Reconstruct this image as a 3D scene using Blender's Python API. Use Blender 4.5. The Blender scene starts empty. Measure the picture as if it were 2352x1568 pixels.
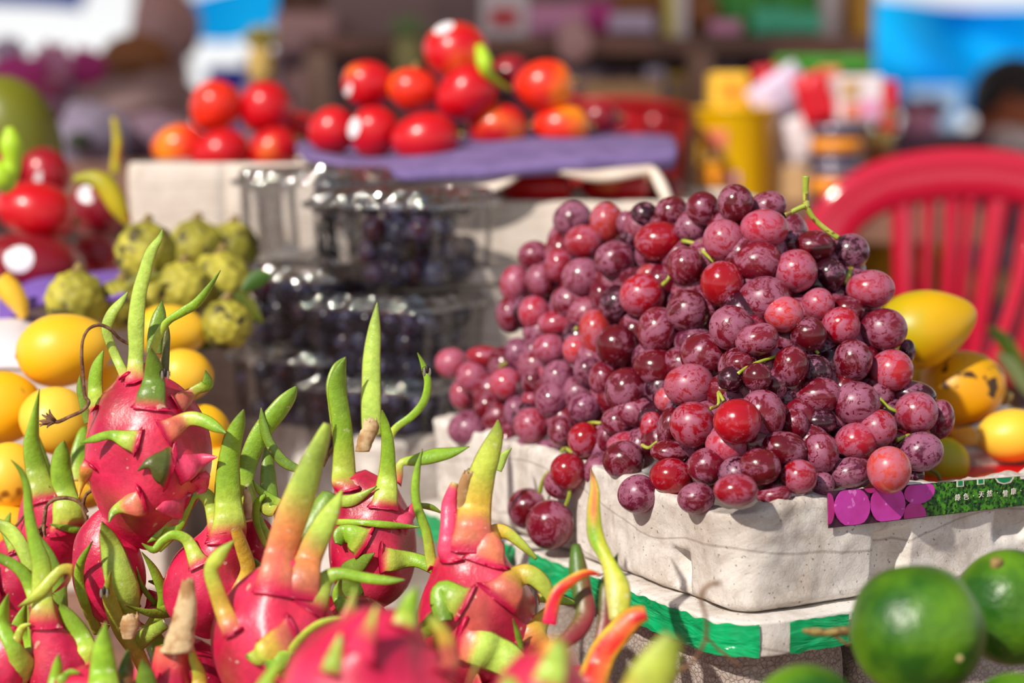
import bpy, bmesh, math, random
from mathutils import Vector, Matrix, noise
from mathutils.bvhtree import BVHTree
random.seed(7)
S = bpy.context.scene
COL = S.collection
# ---------------------------------------------------------------- camera
PITCH = math.radians(6.5); FOC = 70.0; FPX = FOC / 36.0 * 2352.0; CZ = 0.90
cd = bpy.data.cameras.new('camera'); cam = bpy.data.objects.new('camera', cd); COL.objects.link(cam)
cam.location = (0, 0, CZ); cam.rotation_euler = (math.radians(90) - PITCH, 0, 0)
cd.lens = FOC; cd.sensor_width = 36.0; cd.clip_start = 0.05; cd.clip_end = 200
cd.dof.use_dof = True; cd.dof.focus_distance = 1.15; cd.dof.aperture_fstop = 3.4; cd.dof.aperture_blades = 9
S.camera = cam
S.cycles.transparent_max_bounces = 40
# ---------------------------------------------------------------- world, sun, exposure
w = bpy.data.worlds.new('hazy_sky'); S.world = w; w.use_nodes = True
nt = w.node_tree; nt.nodes.clear()
wo = nt.nodes.new('ShaderNodeOutputWorld'); bg = nt.nodes.new('ShaderNodeBackground')
tc = nt.nodes.new('ShaderNodeTexCoord'); sx = nt.nodes.new('ShaderNodeSeparateXYZ'); cr = nt.nodes.new('ShaderNodeValToRGB')
nt.links.new(tc.outputs['Generated'], sx.inputs[0]); nt.links.new(sx.outputs['Z'], cr.inputs[0])
cr.color_ramp.elements[0].position = 0.0; cr.color_ramp.elements[0].color = (1.2, 1.2, 1.2, 1)
cr.color_ramp.elements[1].position = 0.9; cr.color_ramp.elements[1].color = (0.28, 0.36, 0.50, 1)
e = cr.color_ramp.elements.new(0.3); e.color = (0.50, 0.52, 0.56, 1)
nt.links.new(cr.outputs[0], bg.inputs[0]); bg.inputs[1].default_value = 0.9
nt.links.new(bg.outputs[0], wo.inputs[0])
sd = bpy.data.lights.new('sun', 'SUN'); sun = bpy.data.objects.new('sun', sd); COL.objects.link(sun)
sd.energy = 4.5; sd.angle = math.radians(1.2); sd.color = (1.0, 0.93, 0.82)
SUNDIR = Vector((-0.46, -0.60, 0.60)).normalized()
sun.rotation_euler = SUNDIR.to_track_quat('Z', 'Y').to_euler()
S.view_settings.view_transform = 'Standard'; S.view_settings.look = 'None'
S.view_settings.exposure = 0.0; S.view_settings.gamma = 1.0; S.view_settings.use_curve_mapping = False
# ---------------------------------------------------------------- helpers
_ct, _st = math.cos(PITCH), math.sin(PITCH)
def ray(px, py):
    X = (px - 1176) / FPX; Y = (784 - py) / FPX
    return Vector((X, Y * _st + _ct, Y * _ct - _st))
def P(px, py, d):
    r = ray(px, py); return Vector((0, 0, CZ)) + r * (d / r.y)
def PXS(d): return d / FPX          # metres per photo pixel at distance d
def lin(c):
    return tuple(((v / 255.0) / 12.92 if v <= 10 else (((v / 255.0) + 0.055) / 1.055) ** 2.4) for v in c) + (1.0,)
def props(o, label=None, cat=None, group=None, kind=None):
    if label: o['label'] = label
    if cat: o['category'] = cat
    if group: o['group'] = group
    if kind: o['kind'] = kind
    return o
def empty(name, loc, label=None, cat=None, group=None):
    o = bpy.data.objects.new(name, None); o.empty_display_size = 0.02; COL.objects.link(o); o.location = loc
    return props(o, label, cat, group)
def mobj(name, verts, faces, m, parent=None, smooth=True, base=None, cols=None):
    b = Vector(base) if base is not None else (Vector(parent.location) if parent is not None else Vector((0, 0, 0)))
    me = bpy.data.meshes.new(name)
    me.from_pydata([tuple(Vector(v) - b) for v in verts], [], faces); me.update()
    if smooth: me.polygons.foreach_set('use_smooth', [True] * len(me.polygons))
    if cols is not None:
        a = me.color_attributes.new('col', 'FLOAT_COLOR', 'POINT')
        flat = []
        for c in cols: flat += [c[0], c[1], c[2], 1.0]
        a.data.foreach_set('color', flat)
    if m is not None: me.materials.append(m)
    o = bpy.data.objects.new(name, me); COL.objects.link(o)
    if parent is not None: o.parent = parent
    else: o.location = b
    return o
def merge(*parts):
    V, F = [], []
    for v, f in parts:
        n = len(V); V += list(v); F += [tuple(i + n for i in q) for q in f]
    return V, F
def box_vf(c, s, rz=0.0, bev=0.0, taper=1.0):
    bm = bmesh.new(); bmesh.ops.create_cube(bm, size=1.0)
    for v in bm.verts:
        k = taper if v.co.z < 0 else 1.0
        v.co = Vector((v.co.x * s[0] * k, v.co.y * s[1] * k, v.co.z * s[2]))
    if bev > 0: bmesh.ops.bevel(bm, geom=bm.edges[:], offset=bev, segments=2, affect='EDGES', profile=0.5)
    R = Matrix.Rotation(rz, 3, 'Z')
    V = [R @ v.co + Vector(c) for v in bm.verts]; bm.verts.index_update()
    F = [tuple(v.index for v in f.verts) for f in bm.faces]; bm.free(); return V, F
def cyl_vf(c, r, h, n=28, prof=None, rz=0.0, sy=1.0):
    """turned shape standing on c; prof: [(radius factor, height factor)]"""
    prof = prof or [(0, 0), (0.97, 0), (1, 0.02), (1, 0.98), (0.97, 1), (0, 1)]
    V, F = [], []
    for (a, b) in prof:
        for k in range(n):
            t = 2 * math.pi * k / n + rz
            V.append(Vector(c) + Vector((math.cos(t) * r * a, math.sin(t) * r * a * sy, h * b)))
    for i in range(len(prof) - 1):
        for k in range(n):
            F.append((i * n + k, i * n + (k + 1) % n, (i + 1) * n + (k + 1) % n, (i + 1) * n + k))
    return V, F
def crom(pts, n):
    """Catmull-Rom through tuples of any length, n samples"""
    out = []; m = len(pts) - 1
    for k in range(n):
        u = k / (n - 1) * m; i = min(int(u), m - 1); t = u - i
        p0 = pts[max(i - 1, 0)]; p1 = pts[i]; p2 = pts[i + 1]; p3 = pts[min(i + 2, m)]
        out.append(tuple(0.5 * ((2 * b) + (c - a) * t + (2 * a - 5 * b + 4 * c - d) * t * t + (-a + 3 * b - 3 * c + d) * t ** 3)
                         for a, b, c, d in zip(p0, p1, p2, p3)))
    return out
def tube_vf(pts, rad, n=8, seg=None):
    """pts: Vectors, rad: float or list"""
    rs = rad if isinstance(rad, (list, tuple)) else [rad] * len(pts)
    seg = seg or max(4, len(pts) * 4)
    sm = crom([(p[0], p[1], p[2], r) for p, r in zip(pts, rs)], seg)
    V, F = [], []
    up = Vector((0.13, 0.2, 1)).normalized()
    for i, s in enumerate(sm):
        p = Vector(s[:3]); a = Vector(sm[max(i - 1, 0)][:3]); b = Vector(sm[min(i + 1, seg - 1)][:3])
        t = (b - a).normalized(); x = t.cross(up)
        if x.length < 0.05: x = t.cross(Vector((1, 0, 0)))
        x.normalize(); y = t.cross(x)
        for k in range(n):
            an = 2 * math.pi * k / n; V.append(p + (x * math.cos(an) + y * math.sin(an)) * max(s[3], 1e-4))
    for i in range(seg - 1):
        for k in range(n): F.append((i * n + k, i * n + (k + 1) % n, (i + 1) * n + (k + 1) % n, (i + 1) * n + k))
    F.append(tuple(range(n - 1, -1, -1))); F.append(tuple((seg - 1) * n + k for k in range(n)))
    return V, F
def sphere_vf(nu=24, nv=14, f=None):
    V, F = [Vector((0, 0, 1))], []
    for j in range(1, nv):
        for i in range(nu):
            a = 2 * math.pi * i / nu; b = math.pi * j / nv
            V.append(Vector((math.sin(b) * math.cos(a), math.sin(b) * math.sin(a), math.cos(b))))
    V.append(Vector((0, 0, -1))); L = len(V) - 1
    for i in range(nu):
        F.append((0, 1 + i, 1 + (i + 1) % nu)); o = 1 + (nv - 2) * nu
        F.append((L, o + (i + 1) % nu, o + i))
    for j in range(nv - 2):
        for i in range(nu):
            a = 1 + j * nu + i; b = 1 + j * nu + (i + 1) % nu; F.append((a, a + nu, b + nu, b))
    if f: V = [f(v) for v in V]
    return V, F
# ---------------------------------------------------------------- materials
def mat(name, rgb, rough=0.5, spec=0.5, **kw):
    m = bpy.data.materials.new(name); m.use_nodes = True; b = m.node_tree.nodes['Principled BSDF']
    b.inputs['Base Color'].default_value = lin(rgb); b.inputs['Roughness'].default_value = rough
    b.inputs['Specular IOR Level'].default_value = spec
    for k, v in kw.items(): b.inputs[k.replace('_', ' ')].default_value = v
    return m
class N:
    """small node-graph writer"""
    def __init__(s, m): s.m = m; s.t = m.node_tree; s.b = s.t.nodes['Principled BSDF']
    def n(s, typ, **kw):
        x = s.t.nodes.new('ShaderNode' + typ)
        for k, v in kw.items():
            if hasattr(x, k): setattr(x, k, v)
            else: x.inputs[k.replace('_', ' ')].default_value = v
        return x
    def l(s, a, b): s.t.links.new(a, b)
    def coord(s, rnd=True, scale=(1, 1, 1)):
        c = s.n('TexCoord'); mp = s.n('Mapping'); s.l(c.outputs['Object'], mp.inputs[0]); mp.inputs['Scale'].default_value = scale
        if rnd:
            oi = s.n('ObjectInfo'); mu = s.n('Math', operation='MULTIPLY'); mu.inputs[1].default_value = 37.0
            s.l(oi.outputs['Random'], mu.inputs[0]); s.l(mu.outputs[0], mp.inputs['Location'])
        return mp.outputs[0]
    def noise(s, vec, sc, det=4, rough=0.5, dist=0.0):
        x = s.n('TexNoise'); x.inputs['Scale'].default_value = sc; x.inputs['Detail'].default_value = det
        x.inputs['Roughness'].default_value = rough; x.inputs['Distortion'].default_value = dist
        if vec is not None: s.l(vec, x.inputs['Vector'])
        return x.outputs['Fac']
    def ramp(s, fac, stops):
        r = s.n('ValToRGB'); s.l(fac, r.inputs[0]); el = r.color_ramp.elements
        while len(el) < len(stops): el.new(0.5)
        for i, (p, c) in enumerate(stops):
            el[i].position = p; el[i].color = c if len(c) == 4 else (c[0], c[1], c[2], 1)
        return r.outputs[0]
    def mix(s, fac, a, b, mode='MIX'):
        x = s.n('MixRGB', blend_type=mode)
        for i, v in ((0, fac), (1, a), (2, b)):
            if isinstance(v, (int, float)): x.inputs[i].default_value = v
            elif isinstance(v, tuple): x.inputs[i].default_value = v
            else: s.l(v, x.inputs[i])
        return x.outputs[0]
    def bump(s, h, dist=0.001, st=0.5):
        x = s.n('Bump'); x.inputs['Distance'].default_value = dist; x.inputs['Strength'].default_value = st
        s.l(h, x.inputs['Height']); s.l(x.outputs[0], s.b.inputs['Normal'])
g = lambda v: (v, v, v, 1)
def speck_mat(name, base, alt, sc, spots=None, spot_sc=60, thr=0.3, rough=0.35, bump=0.0, altlo=.42, althi=.6, sss=0.0, bsc=80, coat=0.0):
    m = mat(name, base, rough); q = N(m); c = q.coord()
    col = q.mix(q.ramp(q.noise(c, sc, 3), [(altlo, g(0)), (althi, g(1))]), lin(base), lin(alt))
    if spots:
        f = q.ramp(q.noise(c, spot_sc, 2), [(thr, g(1)), (thr + .05, g(0))]); col = q.mix(f, col, lin(spots))
    q.l(col, q.b.inputs['Base Color'])
    if bump: q.bump(q.noise(c, bsc, 2), bump, 0.6)
    if coat: q.b.inputs['Coat Weight'].default_value = coat; q.b.inputs['Coat Roughness'].default_value = 0.12
    if sss:
        q.b.inputs['Subsurface Weight'].default_value = sss; q.b.inputs['Subsurface Scale'].default_value = 0.004
    return m
# red grape: skin colour comes from the object's colour, bloom amount from its alpha
def grape_mat(name, bloomc, dark=False):
    m = mat(name, (120, 20, 40), 0.3); q = N(m); c = q.coord(); oi = q.n('ObjectInfo')
    patch = q.noise(c, 1.15, 5, 0.62, 0.9); fine = q.noise(c, 5.0, 6, 0.75, 0.4)
    ad = q.n('Math', operation='ADD'); q.l(patch, ad.inputs[0]); q.l(oi.outputs['Alpha'], ad.inputs[1])
    a2 = q.n('Math', operation='MULTIPLY_ADD'); q.l(fine, a2.inputs[0]); a2.inputs[1].default_value = 0.32; q.l(ad.outputs[0], a2.inputs[2])
    f = q.ramp(a2.outputs[0], [(0.74, g(0)), (0.83, g(0.62)), (0.98, g(0.9))])
    # random dark speckles where bloom was rubbed off
    sp = q.ramp(q.noise(c, 3.2, 3, 0.6, 1.2), [(0.38, g(0)), (0.44, g(1))])
    f2 = q.n('Math', operation='MULTIPLY'); q.l(f, f2.inputs[0]); q.l(sp, f2.inputs[1])
    skin = q.mix(q.ramp(q.noise(c, 0.9, 2), [(0.35, g(0)), (0.7, g(0.55))]), oi.outputs['Color'], q.mix(1.0, oi.outputs['Color'], (1.5, 1.1, 0.9, 1), 'MULTIPLY'))
    bl = q.mix(0.30, lin(bloomc), oi.outputs['Color'])
    q.l(q.mix(f2.outputs[0], skin, bl), q.b.inputs['Base Color'])
    q.l(q.ramp(f2.outputs[0], [(0.0, g(0.20)), (0.9, g(0.42))]), q.b.inputs['Roughness'])
    q.b.inputs['Subsurface Weight'].default_value = 0.25 if not dark else 0.05
    q.b.inputs['Subsurface Scale'].default_value = 0.0025; q.b.inputs['Subsurface Radius'].default_value = (1.0, 0.25, 0.2)
    q.b.inputs['Coat Weight'].default_value = 0.12; q.b.inputs['Coat Roughness'].default_value = 0.1
    return m
M = {}
M['grape'] = grape_mat('red_grape_skin', (180, 116, 146))
M['blackgrape'] = grape_mat('black_grape_skin', (112, 118, 164), True)
M['stem'] = speck_mat('green_stem', (150, 165, 50), (178, 182, 80), 90, (120, 90, 40), 200, .36)
# rind and bracts use their own colours per vertex (pink at the foot, green at the tip)
def col_mat(name, rough, sc, str_=0.25, stretch=(1, 1, 1), coat=0.0):
    m = mat(name, (200, 30, 80), rough); q = N(m); c = q.coord(True, stretch)
    a = q.n('Attribute'); a.attribute_name = 'col'
    n1 = q.noise(c, sc, 5, 0.6); n2 = q.noise(c, sc * 9, 3, 0.7)
    v = q.mix(0.6, a.outputs['Color'], q.ramp(n1, [(0.3, (0.45, 0.45, 0.45, 1)), (0.7, (1.35, 1.35, 1.35, 1))]), 'MULTIPLY')
    v2 = q.mix(0.35, v, q.ramp(n2, [(0.35, (0.7, 0.7, 0.7, 1)), (0.65, (1.3, 1.3, 1.3, 1))]), 'MULTIPLY')
    sp = q.ramp(q.noise(c, sc * 6, 2), [(0.70, g(0)), (0.73, g(1))])
    q.l(q.mix(q.mix(1.0, sp, g(0.45), 'MULTIPLY'), v2, lin((222, 214, 180))), q.b.inputs['Base Color'])
    q.bump(n2, 0.0009, 0.5)
    q.b.inputs['Subsurface Weight'].default_value = 0.15; q.b.inputs['Subsurface Scale'].default_value = 0.004
    q.b.inputs['Coat Weight'].default_value = coat; q.b.inputs['Coat Roughness'].default_value = 0.3
    return m
M['rind'] = col_mat('dragon_fruit_rind', 0.38, 26, coat=0.25)
M['bract'] = col_mat('dragon_fruit_bract', 0.40, 30, coat=0.15)
M['dry'] = speck_mat('dried_brown_stem', (92, 58, 40), (140, 104, 72), 220, rough=.8, bump=.0008, bsc=400)
M['tan'] = speck_mat('dried_tan_husk', (214, 186, 142), (166, 124, 78), 90, rough=.8, bump=.001, bsc=200)
# foam
def foam_mat(name, base, dirt, beads=True, dirtiness=0.5, bsc=260):
    m = mat(name, base, 0.75, 0.25); q = N(m); c = q.coord()
    st = q.coord(True, (1, 1, 0.25))
    d1 = q.ramp(q.noise(c, 14, 8, 0.76, 0.6), [(0.47 - .1 * (dirtiness - .5), g(0)), (0.66, g(1))])
    d2 = q.ramp(q.noise(st, 60, 5, 0.7), [(0.60, g(0)), (0.76, g(1))])
    # fine scratches
    wv = q.n('TexWave', wave_type='BANDS'); wv.bands_direction = 'Z'; wv.inputs['Scale'].default_value = 9; wv.inputs['Distortion'].default_value = 7
    wv.inputs['Detail'].default_value = 2; wv.inputs['Detail Scale'].default_value = 0.6; q.l(c, wv.inputs['Vector'])
    sc = q.ramp(wv.outputs['Fac'], [(0.0015, g(1)), (0.006, g(0))])
    col = q.mix(q.mix(1.0, d1, g(dirtiness), 'MULTIPLY'), lin(base), lin(dirt))
    col = q.mix(q.mix(1.0, d2, g(0.65 * dirtiness + .1), 'MULTIPLY'), col, lin((96, 84, 76)))
    col = q.mix(q.mix(1.0, sc, g(0.45), 'MULTIPLY'), col, lin((120, 100, 88)))
    co = q.n('TexCoord'); sp_ = q.n('SeparateXYZ'); q.l(co.outputs['Object'], sp_.inputs[0])
    low = q.ramp(sp_.outputs['Z'], [(0.0, g(1)), (0.016, g(0.12)), (0.05, g(0.12)), (0.066, g(.75))])
    gr = q.ramp(q.noise(c, 34, 6, 0.75, 1.0), [(0.42, g(0)), (0.62, g(1))])
    col = q.mix(q.mix(1.0, q.mix(1.0, low, gr, 'MULTIPLY'), g(dirtiness * .8), 'MULTIPLY'), col, lin((118, 92, 70)))
    hair = q.ramp(q.noise(c, 22, 2, .5, 3.5), [(0.497, g(0)), (0.5, g(1)), (0.503, g(0))])
    col = q.mix(q.mix(1.0, hair, g(0.5 * dirtiness), 'MULTIPLY'), col, lin((84, 70, 62)))
    spk = q.ramp(q.noise(c, 420, 1), [(0.26, g(1)), (0.29, g(0))]); col = q.mix(q.mix(1.0, spk, g(0.6), 'MULTIPLY'), col, lin((90, 70, 60)))
    vo = q.n('TexVoronoi'); vo.feature = 'DISTANCE_TO_EDGE'; vo.inputs['Scale'].default_value = bsc; q.l(c, vo.inputs['Vector'])
    ve = q.ramp(vo.outputs['Distance'], [(0.0, g(0)), (0.12, g(1))])
    if beads: col = q.mix(q.mix(1.0, q.mix(1.0, g(1), ve, 'SUBTRACT'), g(0.35 if beads == 2 else 0.06), 'MULTIPLY'), col, lin((110, 95, 85)))
    q.l(col, q.b.inputs['Base Color']); q.bump(ve, 0.0006, 0.12 if beads != 2 else 0.8)
    return m
M['foam'] = foam_mat('dirty_white_foam', (232, 226, 220), (162, 144, 128), True, 0.66)
M['foam_pit'] = foam_mat('pitted_grey_foam', (186, 174, 166), (120, 104, 94), 2, 0.7, 330)
M['foam_clean'] = foam_mat('cream_foam', (216, 204, 194), (190, 176, 160), False, 0.3)
# tape
m = mat('green_tape', (0, 158, 92), 0.14); q = N(m); c = q.coord(); q.l(q.mix(q.ramp(q.noise(c, 50, 3), [(.4, g(0)), (.7, g(1))]), lin((0, 150, 88)), lin((0, 178, 108))), q.b.inputs['Base Color'])
q.bump(q.noise(q.coord(True, (1, 1, 4)), 22, 3, .5, 1.2), 0.004, 0.75); M['tape'] = m
# clear plastic film
m = bpy.data.materials.new('clear_plastic'); m.use_nodes = True; t = m.node_tree; t.nodes.clear()
o = t.nodes.new('ShaderNodeOutputMaterial'); mx = t.nodes.new('ShaderNodeMixShader'); tr = t.nodes.new('ShaderNodeBsdfTransparent'); gl = t.nodes.new('ShaderNodeBsdfGlossy')
lw = t.nodes.new('ShaderNodeFresnel'); lw.inputs[0].default_value = 1.5; ma = t.nodes.new('ShaderNodeMath'); ma.operation = 'MULTIPLY_ADD'; ma.inputs[1].default_value = 0.75; ma.inputs[2].default_value = 0.02
tr.inputs[0].default_value = (0.965, 0.965, 0.975, 1); gl.inputs['Roughness'].default_value = 0.06
t.links.new(lw.outputs[0], ma.inputs[0]); t.links.new(ma.outputs[0], mx.inputs[0]); t.links.new(tr.outputs[0], mx.inputs[1]); t.links.new(gl.outputs[0], mx.inputs[2]); t.links.new(mx.outputs[0], o.inputs[0])
nz = t.nodes.new('ShaderNodeTexNoise'); nz.inputs['Scale'].default_value = 60; bp = t.nodes.new('ShaderNodeBump'); bp.inputs['Distance'].default_value = 0.004; bp.inputs['Strength'].default_value = .5
tcn = t.nodes.new('ShaderNodeTexCoord'); t.links.new(tcn.outputs['Object'], nz.inputs[0]); t.links.new(nz.outputs[0], bp.inputs['Height']); t.links.new(bp.outputs[0], gl.inputs['Normal'])
M['clear'] = m
m2 = m.copy(); m2.name = 'clear_plastic_rim'; M['clear_rim'] = m2
for x_ in m2.node_tree.nodes:
    if x_.type == 'MATH': x_.inputs[2].default_value = 0.30
    if x_.type == 'BUMP': x_.inputs['Distance'].default_value = 0.008; x_.inputs['Strength'].default_value = 1.0
    if x_.type == 'TEX_NOISE': x_.inputs['Scale'].default_value = 110
    if x_.type == 'BSDF_GLOSSY': x_.inputs['Roughness'].default_value = 0.08
M['mango'] = speck_mat('ripe_mango_skin', (250, 188, 20), (255, 206, 70), 9, (150, 96, 20), 40, .27, rough=.42, sss=.1)
M['mango_spot'] = speck_mat('spotted_mango_skin', (226, 158, 0), (190, 166, 10), 14, (66, 40, 12), 75, .37, rough=.42)
M['mango_green'] = speck_mat('yellow_green_mango_skin', (216, 168, 0), (168, 164, 0), 12, (110, 80, 10), 34, .30, rough=.42)
def apple_mat(name, a, b, lo, hi):
    return speck_mat(name, a, b, 14, rough=.32, altlo=lo, althi=hi, coat=.2)
M['apple_red'] = apple_mat('red_apple_skin', (204, 4, 24), (250, 130, 24), .60, .74)
M['apple_orange'] = apple_mat('orange_red_apple_skin', (232, 44, 20), (250, 140, 20), .5, .66)
M['apple_dark'] = apple_mat('dark_red_apple_skin', (128, 4, 28), (176, 12, 34), .45, .7)
m = mat('green_orange_rind', (66, 128, 14), 0.35); q = N(m); c = q.coord(); nn = q.noise(c, 28, 4)
col = q.mix(q.ramp(nn, [(.38, g(0)), (.66, g(1))]), lin((32, 84, 8)), lin((98, 146, 20)))
col = q.mix(q.ramp(q.noise(c, 110, 1), [(.80, g(0)), (.84, g(1))]), col, lin((140, 160, 70)))
q.l(col, q.b.inputs['Base Color']); q.bump(q.noise(c, 300, 2), 0.0012, 0.55); M['lime'] = m
M['custard'] = speck_mat('custard_apple_skin', (188, 178, 62), (138, 132, 38), 36, (80, 70, 30), 80, .37, rough=.6)
M['scar'] = mat('pale_blossom_scar', (176, 160, 104), .7)
M['leaf'] = speck_mat('dark_leaf', (60, 96, 24), (120, 120, 30), 30, rough=.5)
M['greenmango'] = speck_mat('green_papaya_skin', (112, 116, 24), (78, 84, 18), 8, rough=.45)
M['lightgreen'] = mat('bright_green_stalk', (176, 214, 40), .5)
M['banana'] = speck_mat('yellow_green_husk', (196, 176, 20), (150, 150, 30), 20, (190, 110, 30), 40, .4, rough=.5)
M['sticker'] = mat('white_sticker', (238, 234, 240), .4)
M['chair'] = mat('crimson_plastic', (196, 0, 50), .12, .7, Coat_Weight=.6)
M['wood'] = speck_mat('dark_brown_wood', (140, 100, 84), (104, 74, 64), 12, rough=.6)
M['woodlight'] = speck_mat('weathered_post_wood', (176, 146, 128), (150, 118, 102), 9, rough=.7)
M['twig'] = speck_mat('twig_bark', (150, 128, 72), (104, 78, 44), 200, rough=.8, bump=.0006)
M['purplecloth'] = speck_mat('purple_grey_towel', (124, 104, 158), (108, 90, 142), 40, rough=.95)
M['creamcloth'] = speck_mat('cream_cloth', (236, 220, 206), (214, 196, 180), 20, rough=.95)
def flat(name, rgb, rough=.5, **k): M[name] = mat(name, rgb, rough, **k); return M[name]
# ================================================================ SETTING
SHADE_ROOFM = bpy.data.materials.new('added_shade_roof_sheet'); SHADE_ROOFM.use_nodes = True; q = N(SHADE_ROOFM)  # sheet of the added roof, translucent so some warm light reaches the back
q.b.inputs['Base Color'].default_value = lin((190, 170, 150)); ts = q.n('BsdfTranslucent'); ts.inputs[0].default_value = lin((236, 214, 190)); ms = q.n('MixShader'); ms.inputs[0].default_value = .5
q.l(q.b.outputs[0], ms.inputs[1]); q.l(ts.outputs[0], ms.inputs[2]); q.l(ms.outputs[0], [x for x in SHADE_ROOFM.node_tree.nodes if x.type == 'OUTPUT_MATERIAL'][0].inputs[0])
def quadbox(name, c, s, m, kind='structure', rz=0.0, bev=0.0, label=None, cat=None, group=None, parent=None, taper=1.0):
    v, f = box_vf(c, s, rz, bev, taper); o = mobj(name, v, f, m, parent=parent, smooth=False, base=None if parent is not None else (c[0], c[1], c[2] - s[2] / 2))
    if kind: o['kind'] = kind
    return props(o, label, cat, group)
ground = speck_mat('dusty_ground', (112, 92, 84), (78, 66, 66), 3, (60, 50, 50), 8, .4, rough=.9)
quadbox('floor', (0, 6, -0.05), (30, 24, 0.1), ground)
wallm = speck_mat('sooty_plaster', (190, 160, 150), (150, 126, 122), 2.5, rough=.9)
zt = lambda py, d: P(1176, py, d).z
quadbox('wall_back', ((P(640, 0, 4.2).x + P(2010, 0, 4.2).x) / 2, 4.25, 1.1), (P(2010, 0, 4.2).x - P(640, 0, 4.2).x, 0.1, 2.2), wallm)
lowm = speck_mat('brown_sheet_fence', (164, 130, 122), (116, 94, 100), 1.5, rough=.9)
quadbox('wall_left', (P(430, 0, 5.2).x - 1.2, 5.2, zt(150, 5.2) / 2), (2.4, 0.08, zt(150, 5.2)), lowm)
quadbox('wall_left_pier', ((P(318, 0, 5.1).x + P(425, 0, 5.1).x) / 2, 5.1, 1.1), (P(425, 0, 5.1).x - P(318, 0, 5.1).x, .1, 2.2), lowm)
quadbox('added_shade_roof', (0.3, 3.28, 2.32), (8.0, 3.65, 0.04), SHADE_ROOFM)  # unseen roof, added to keep the sun off the shelf area
quadbox('trim_1', (P(700, 0, 4.0).x, 4.0, 1.15), (0.1, 0.1, 2.3), M['wood'])
# ---------------------------------------------------------------- stall table
TZ = 0.515
t = empty('market_table', (0, 1.5, 0), 'low wooden stall table standing under all the fruit boxes', 'table')
for k in range(7):
    quadbox('plank', (0, 0.62 + k * 0.205, TZ - 0.0125), (2.3, 0.2, 0.025), M['wood'], kind=None, parent=t, bev=.003)
for x in (-1.05, 1.05):
    for y in (0.62, 1.85): quadbox('leg', (x, y, (TZ - .025) / 2), (.06, .06, TZ - .025), M['wood'], kind=None, parent=t)
# ---------------------------------------------------------------- foam boxes
EX = Vector((0.8716, 0.4903, 0)); EY = Vector((-0.4903, 0.8716, 0))
class RR:
    """outline of a rounded rectangle whose near corner is at local 0,0; s>0 runs along the right-hand side"""
    def __init__(s, lx, ly, r, ex=EX, ey=EY, n=8):
        pts = []
        def arc(cx, cy, a0, a1):
            for k in range(n + 1):
                a = math.radians(a0 + (a1 - a0) * k / n); pts.append((cx + r * math.cos(a), cy + r * math.sin(a), math.cos(a), math.sin(a)))
        arc(r, r, 225, 270); arc(lx - r, r, 270, 360); arc(lx - r, ly - r, 0, 90); arc(r, ly - r, 90, 180); arc(r, r, 180, 225)
        s.p = pts; s.L = [0]
        for a, b in zip(pts, pts[1:]): s.L.append(s.L[-1] + math.hypot(a[0] - b[0], a[1] - b[1]))
        s.T = s.L[-1]; s.ex, s.ey = ex, ey
    def at(s, d):
        d = d % s.T
        for i in range(len(s.L) - 1):
            if s.L[i + 1] >= d:
                w_ = (d - s.L[i]) / max(s.L[i + 1] - s.L[i], 1e-9); a, b = s.p[i], s.p[i + 1]
                return [a[k] * (1 - w_) + b[k] * w_ for k in range(4)]
        return list(s.p[-1])
def foam_box(name, O, lx, ly, z0, z1, r, wall, m, label, cat='box', taper=0.0, dents=(), rough=0.0015, rimn=0.0, ex=EX, ey=EY, step=0.004, group=None, floor_z=None, rimfun=None):
    R = RR(lx, ly, r, ex, ey); n = int(R.T / step); rows = 22; V, F = [], []
    O = Vector(O); h = z1 - z0; seed = random.random() * 50
    def outer(i, zf, inset):
        s_ = i / n * R.T; x, y, nx, ny = R.at(s_)
        ss = s_ if s_ < R.T / 2 else s_ - R.T
        off = -inset - taper * (1 - zf)
        for (s0, s1, f0, f1, dep) in dents:
            if s0 - .0025 < ss < s1 + .0025 and f0 - .1 < zf < f1 + .08:
                a = min(1, (ss - s0 + .0025) / .0025) * min(1, (s1 + .0025 - ss) / .0025) * min(1, max(0, (f1 + .08 - zf) / .08)) * min(1, max(0, (zf - f0 + .1) / .1))
                off -= dep * max(0, a)
        top = z1 + (rimfun(ss) if rimfun else 0)
        p = O + R.ex * (x + nx * off) + R.ey * (y + ny * off)
        p.z = z0 + (top - z0) * zf
        w_ = noise.noise(p * 24 + Vector((seed, 0, 0))) * rough + noise.noise(p * 110) * rough * 0.35
        p += (R.ex * nx + R.ey * ny) * w_
        if zf >= 0.999: p.z += noise.noise(p * 45 + Vector((0, seed, 0))) * rimn + noise.noise(p * 170) * rimn * .5
        return p
    rings = [(0.0, .012), (0.01, .005), (.05, .001)] + [(.05 + .9 * k / rows, 0) for k in range(1, rows)] + [(.96, .0), (.99, .0012), (1.0, .003)]
    for zf, ins in rings: V += [outer(i, zf, ins) for i in range(n)]
    fz = floor_z if floor_z is not None else z0 + .012
    V += [outer(i, 1.0, wall * .8) for i in range(n)]
    for zf in (.97, (fz - z0) / h):
        V += [outer(i, zf, wall) for i in range(n)]
    K = len(V) // n
    for j in range(K - 1):
        for i in range(n): F.append((j * n + i, j * n + (i + 1) % n, (j + 1) * n + (i + 1) % n, (j + 1) * n + i))
    F.append(tuple(range(n - 1, -1, -1))); F.append(tuple((K - 1) * n + i for i in range(n)))
    base = O + ex * lx / 2 + ey * ly / 2; base.z = z0
    o = mobj(name, V, F, m, base=base); props(o, label, cat, group); return o, R
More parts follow.
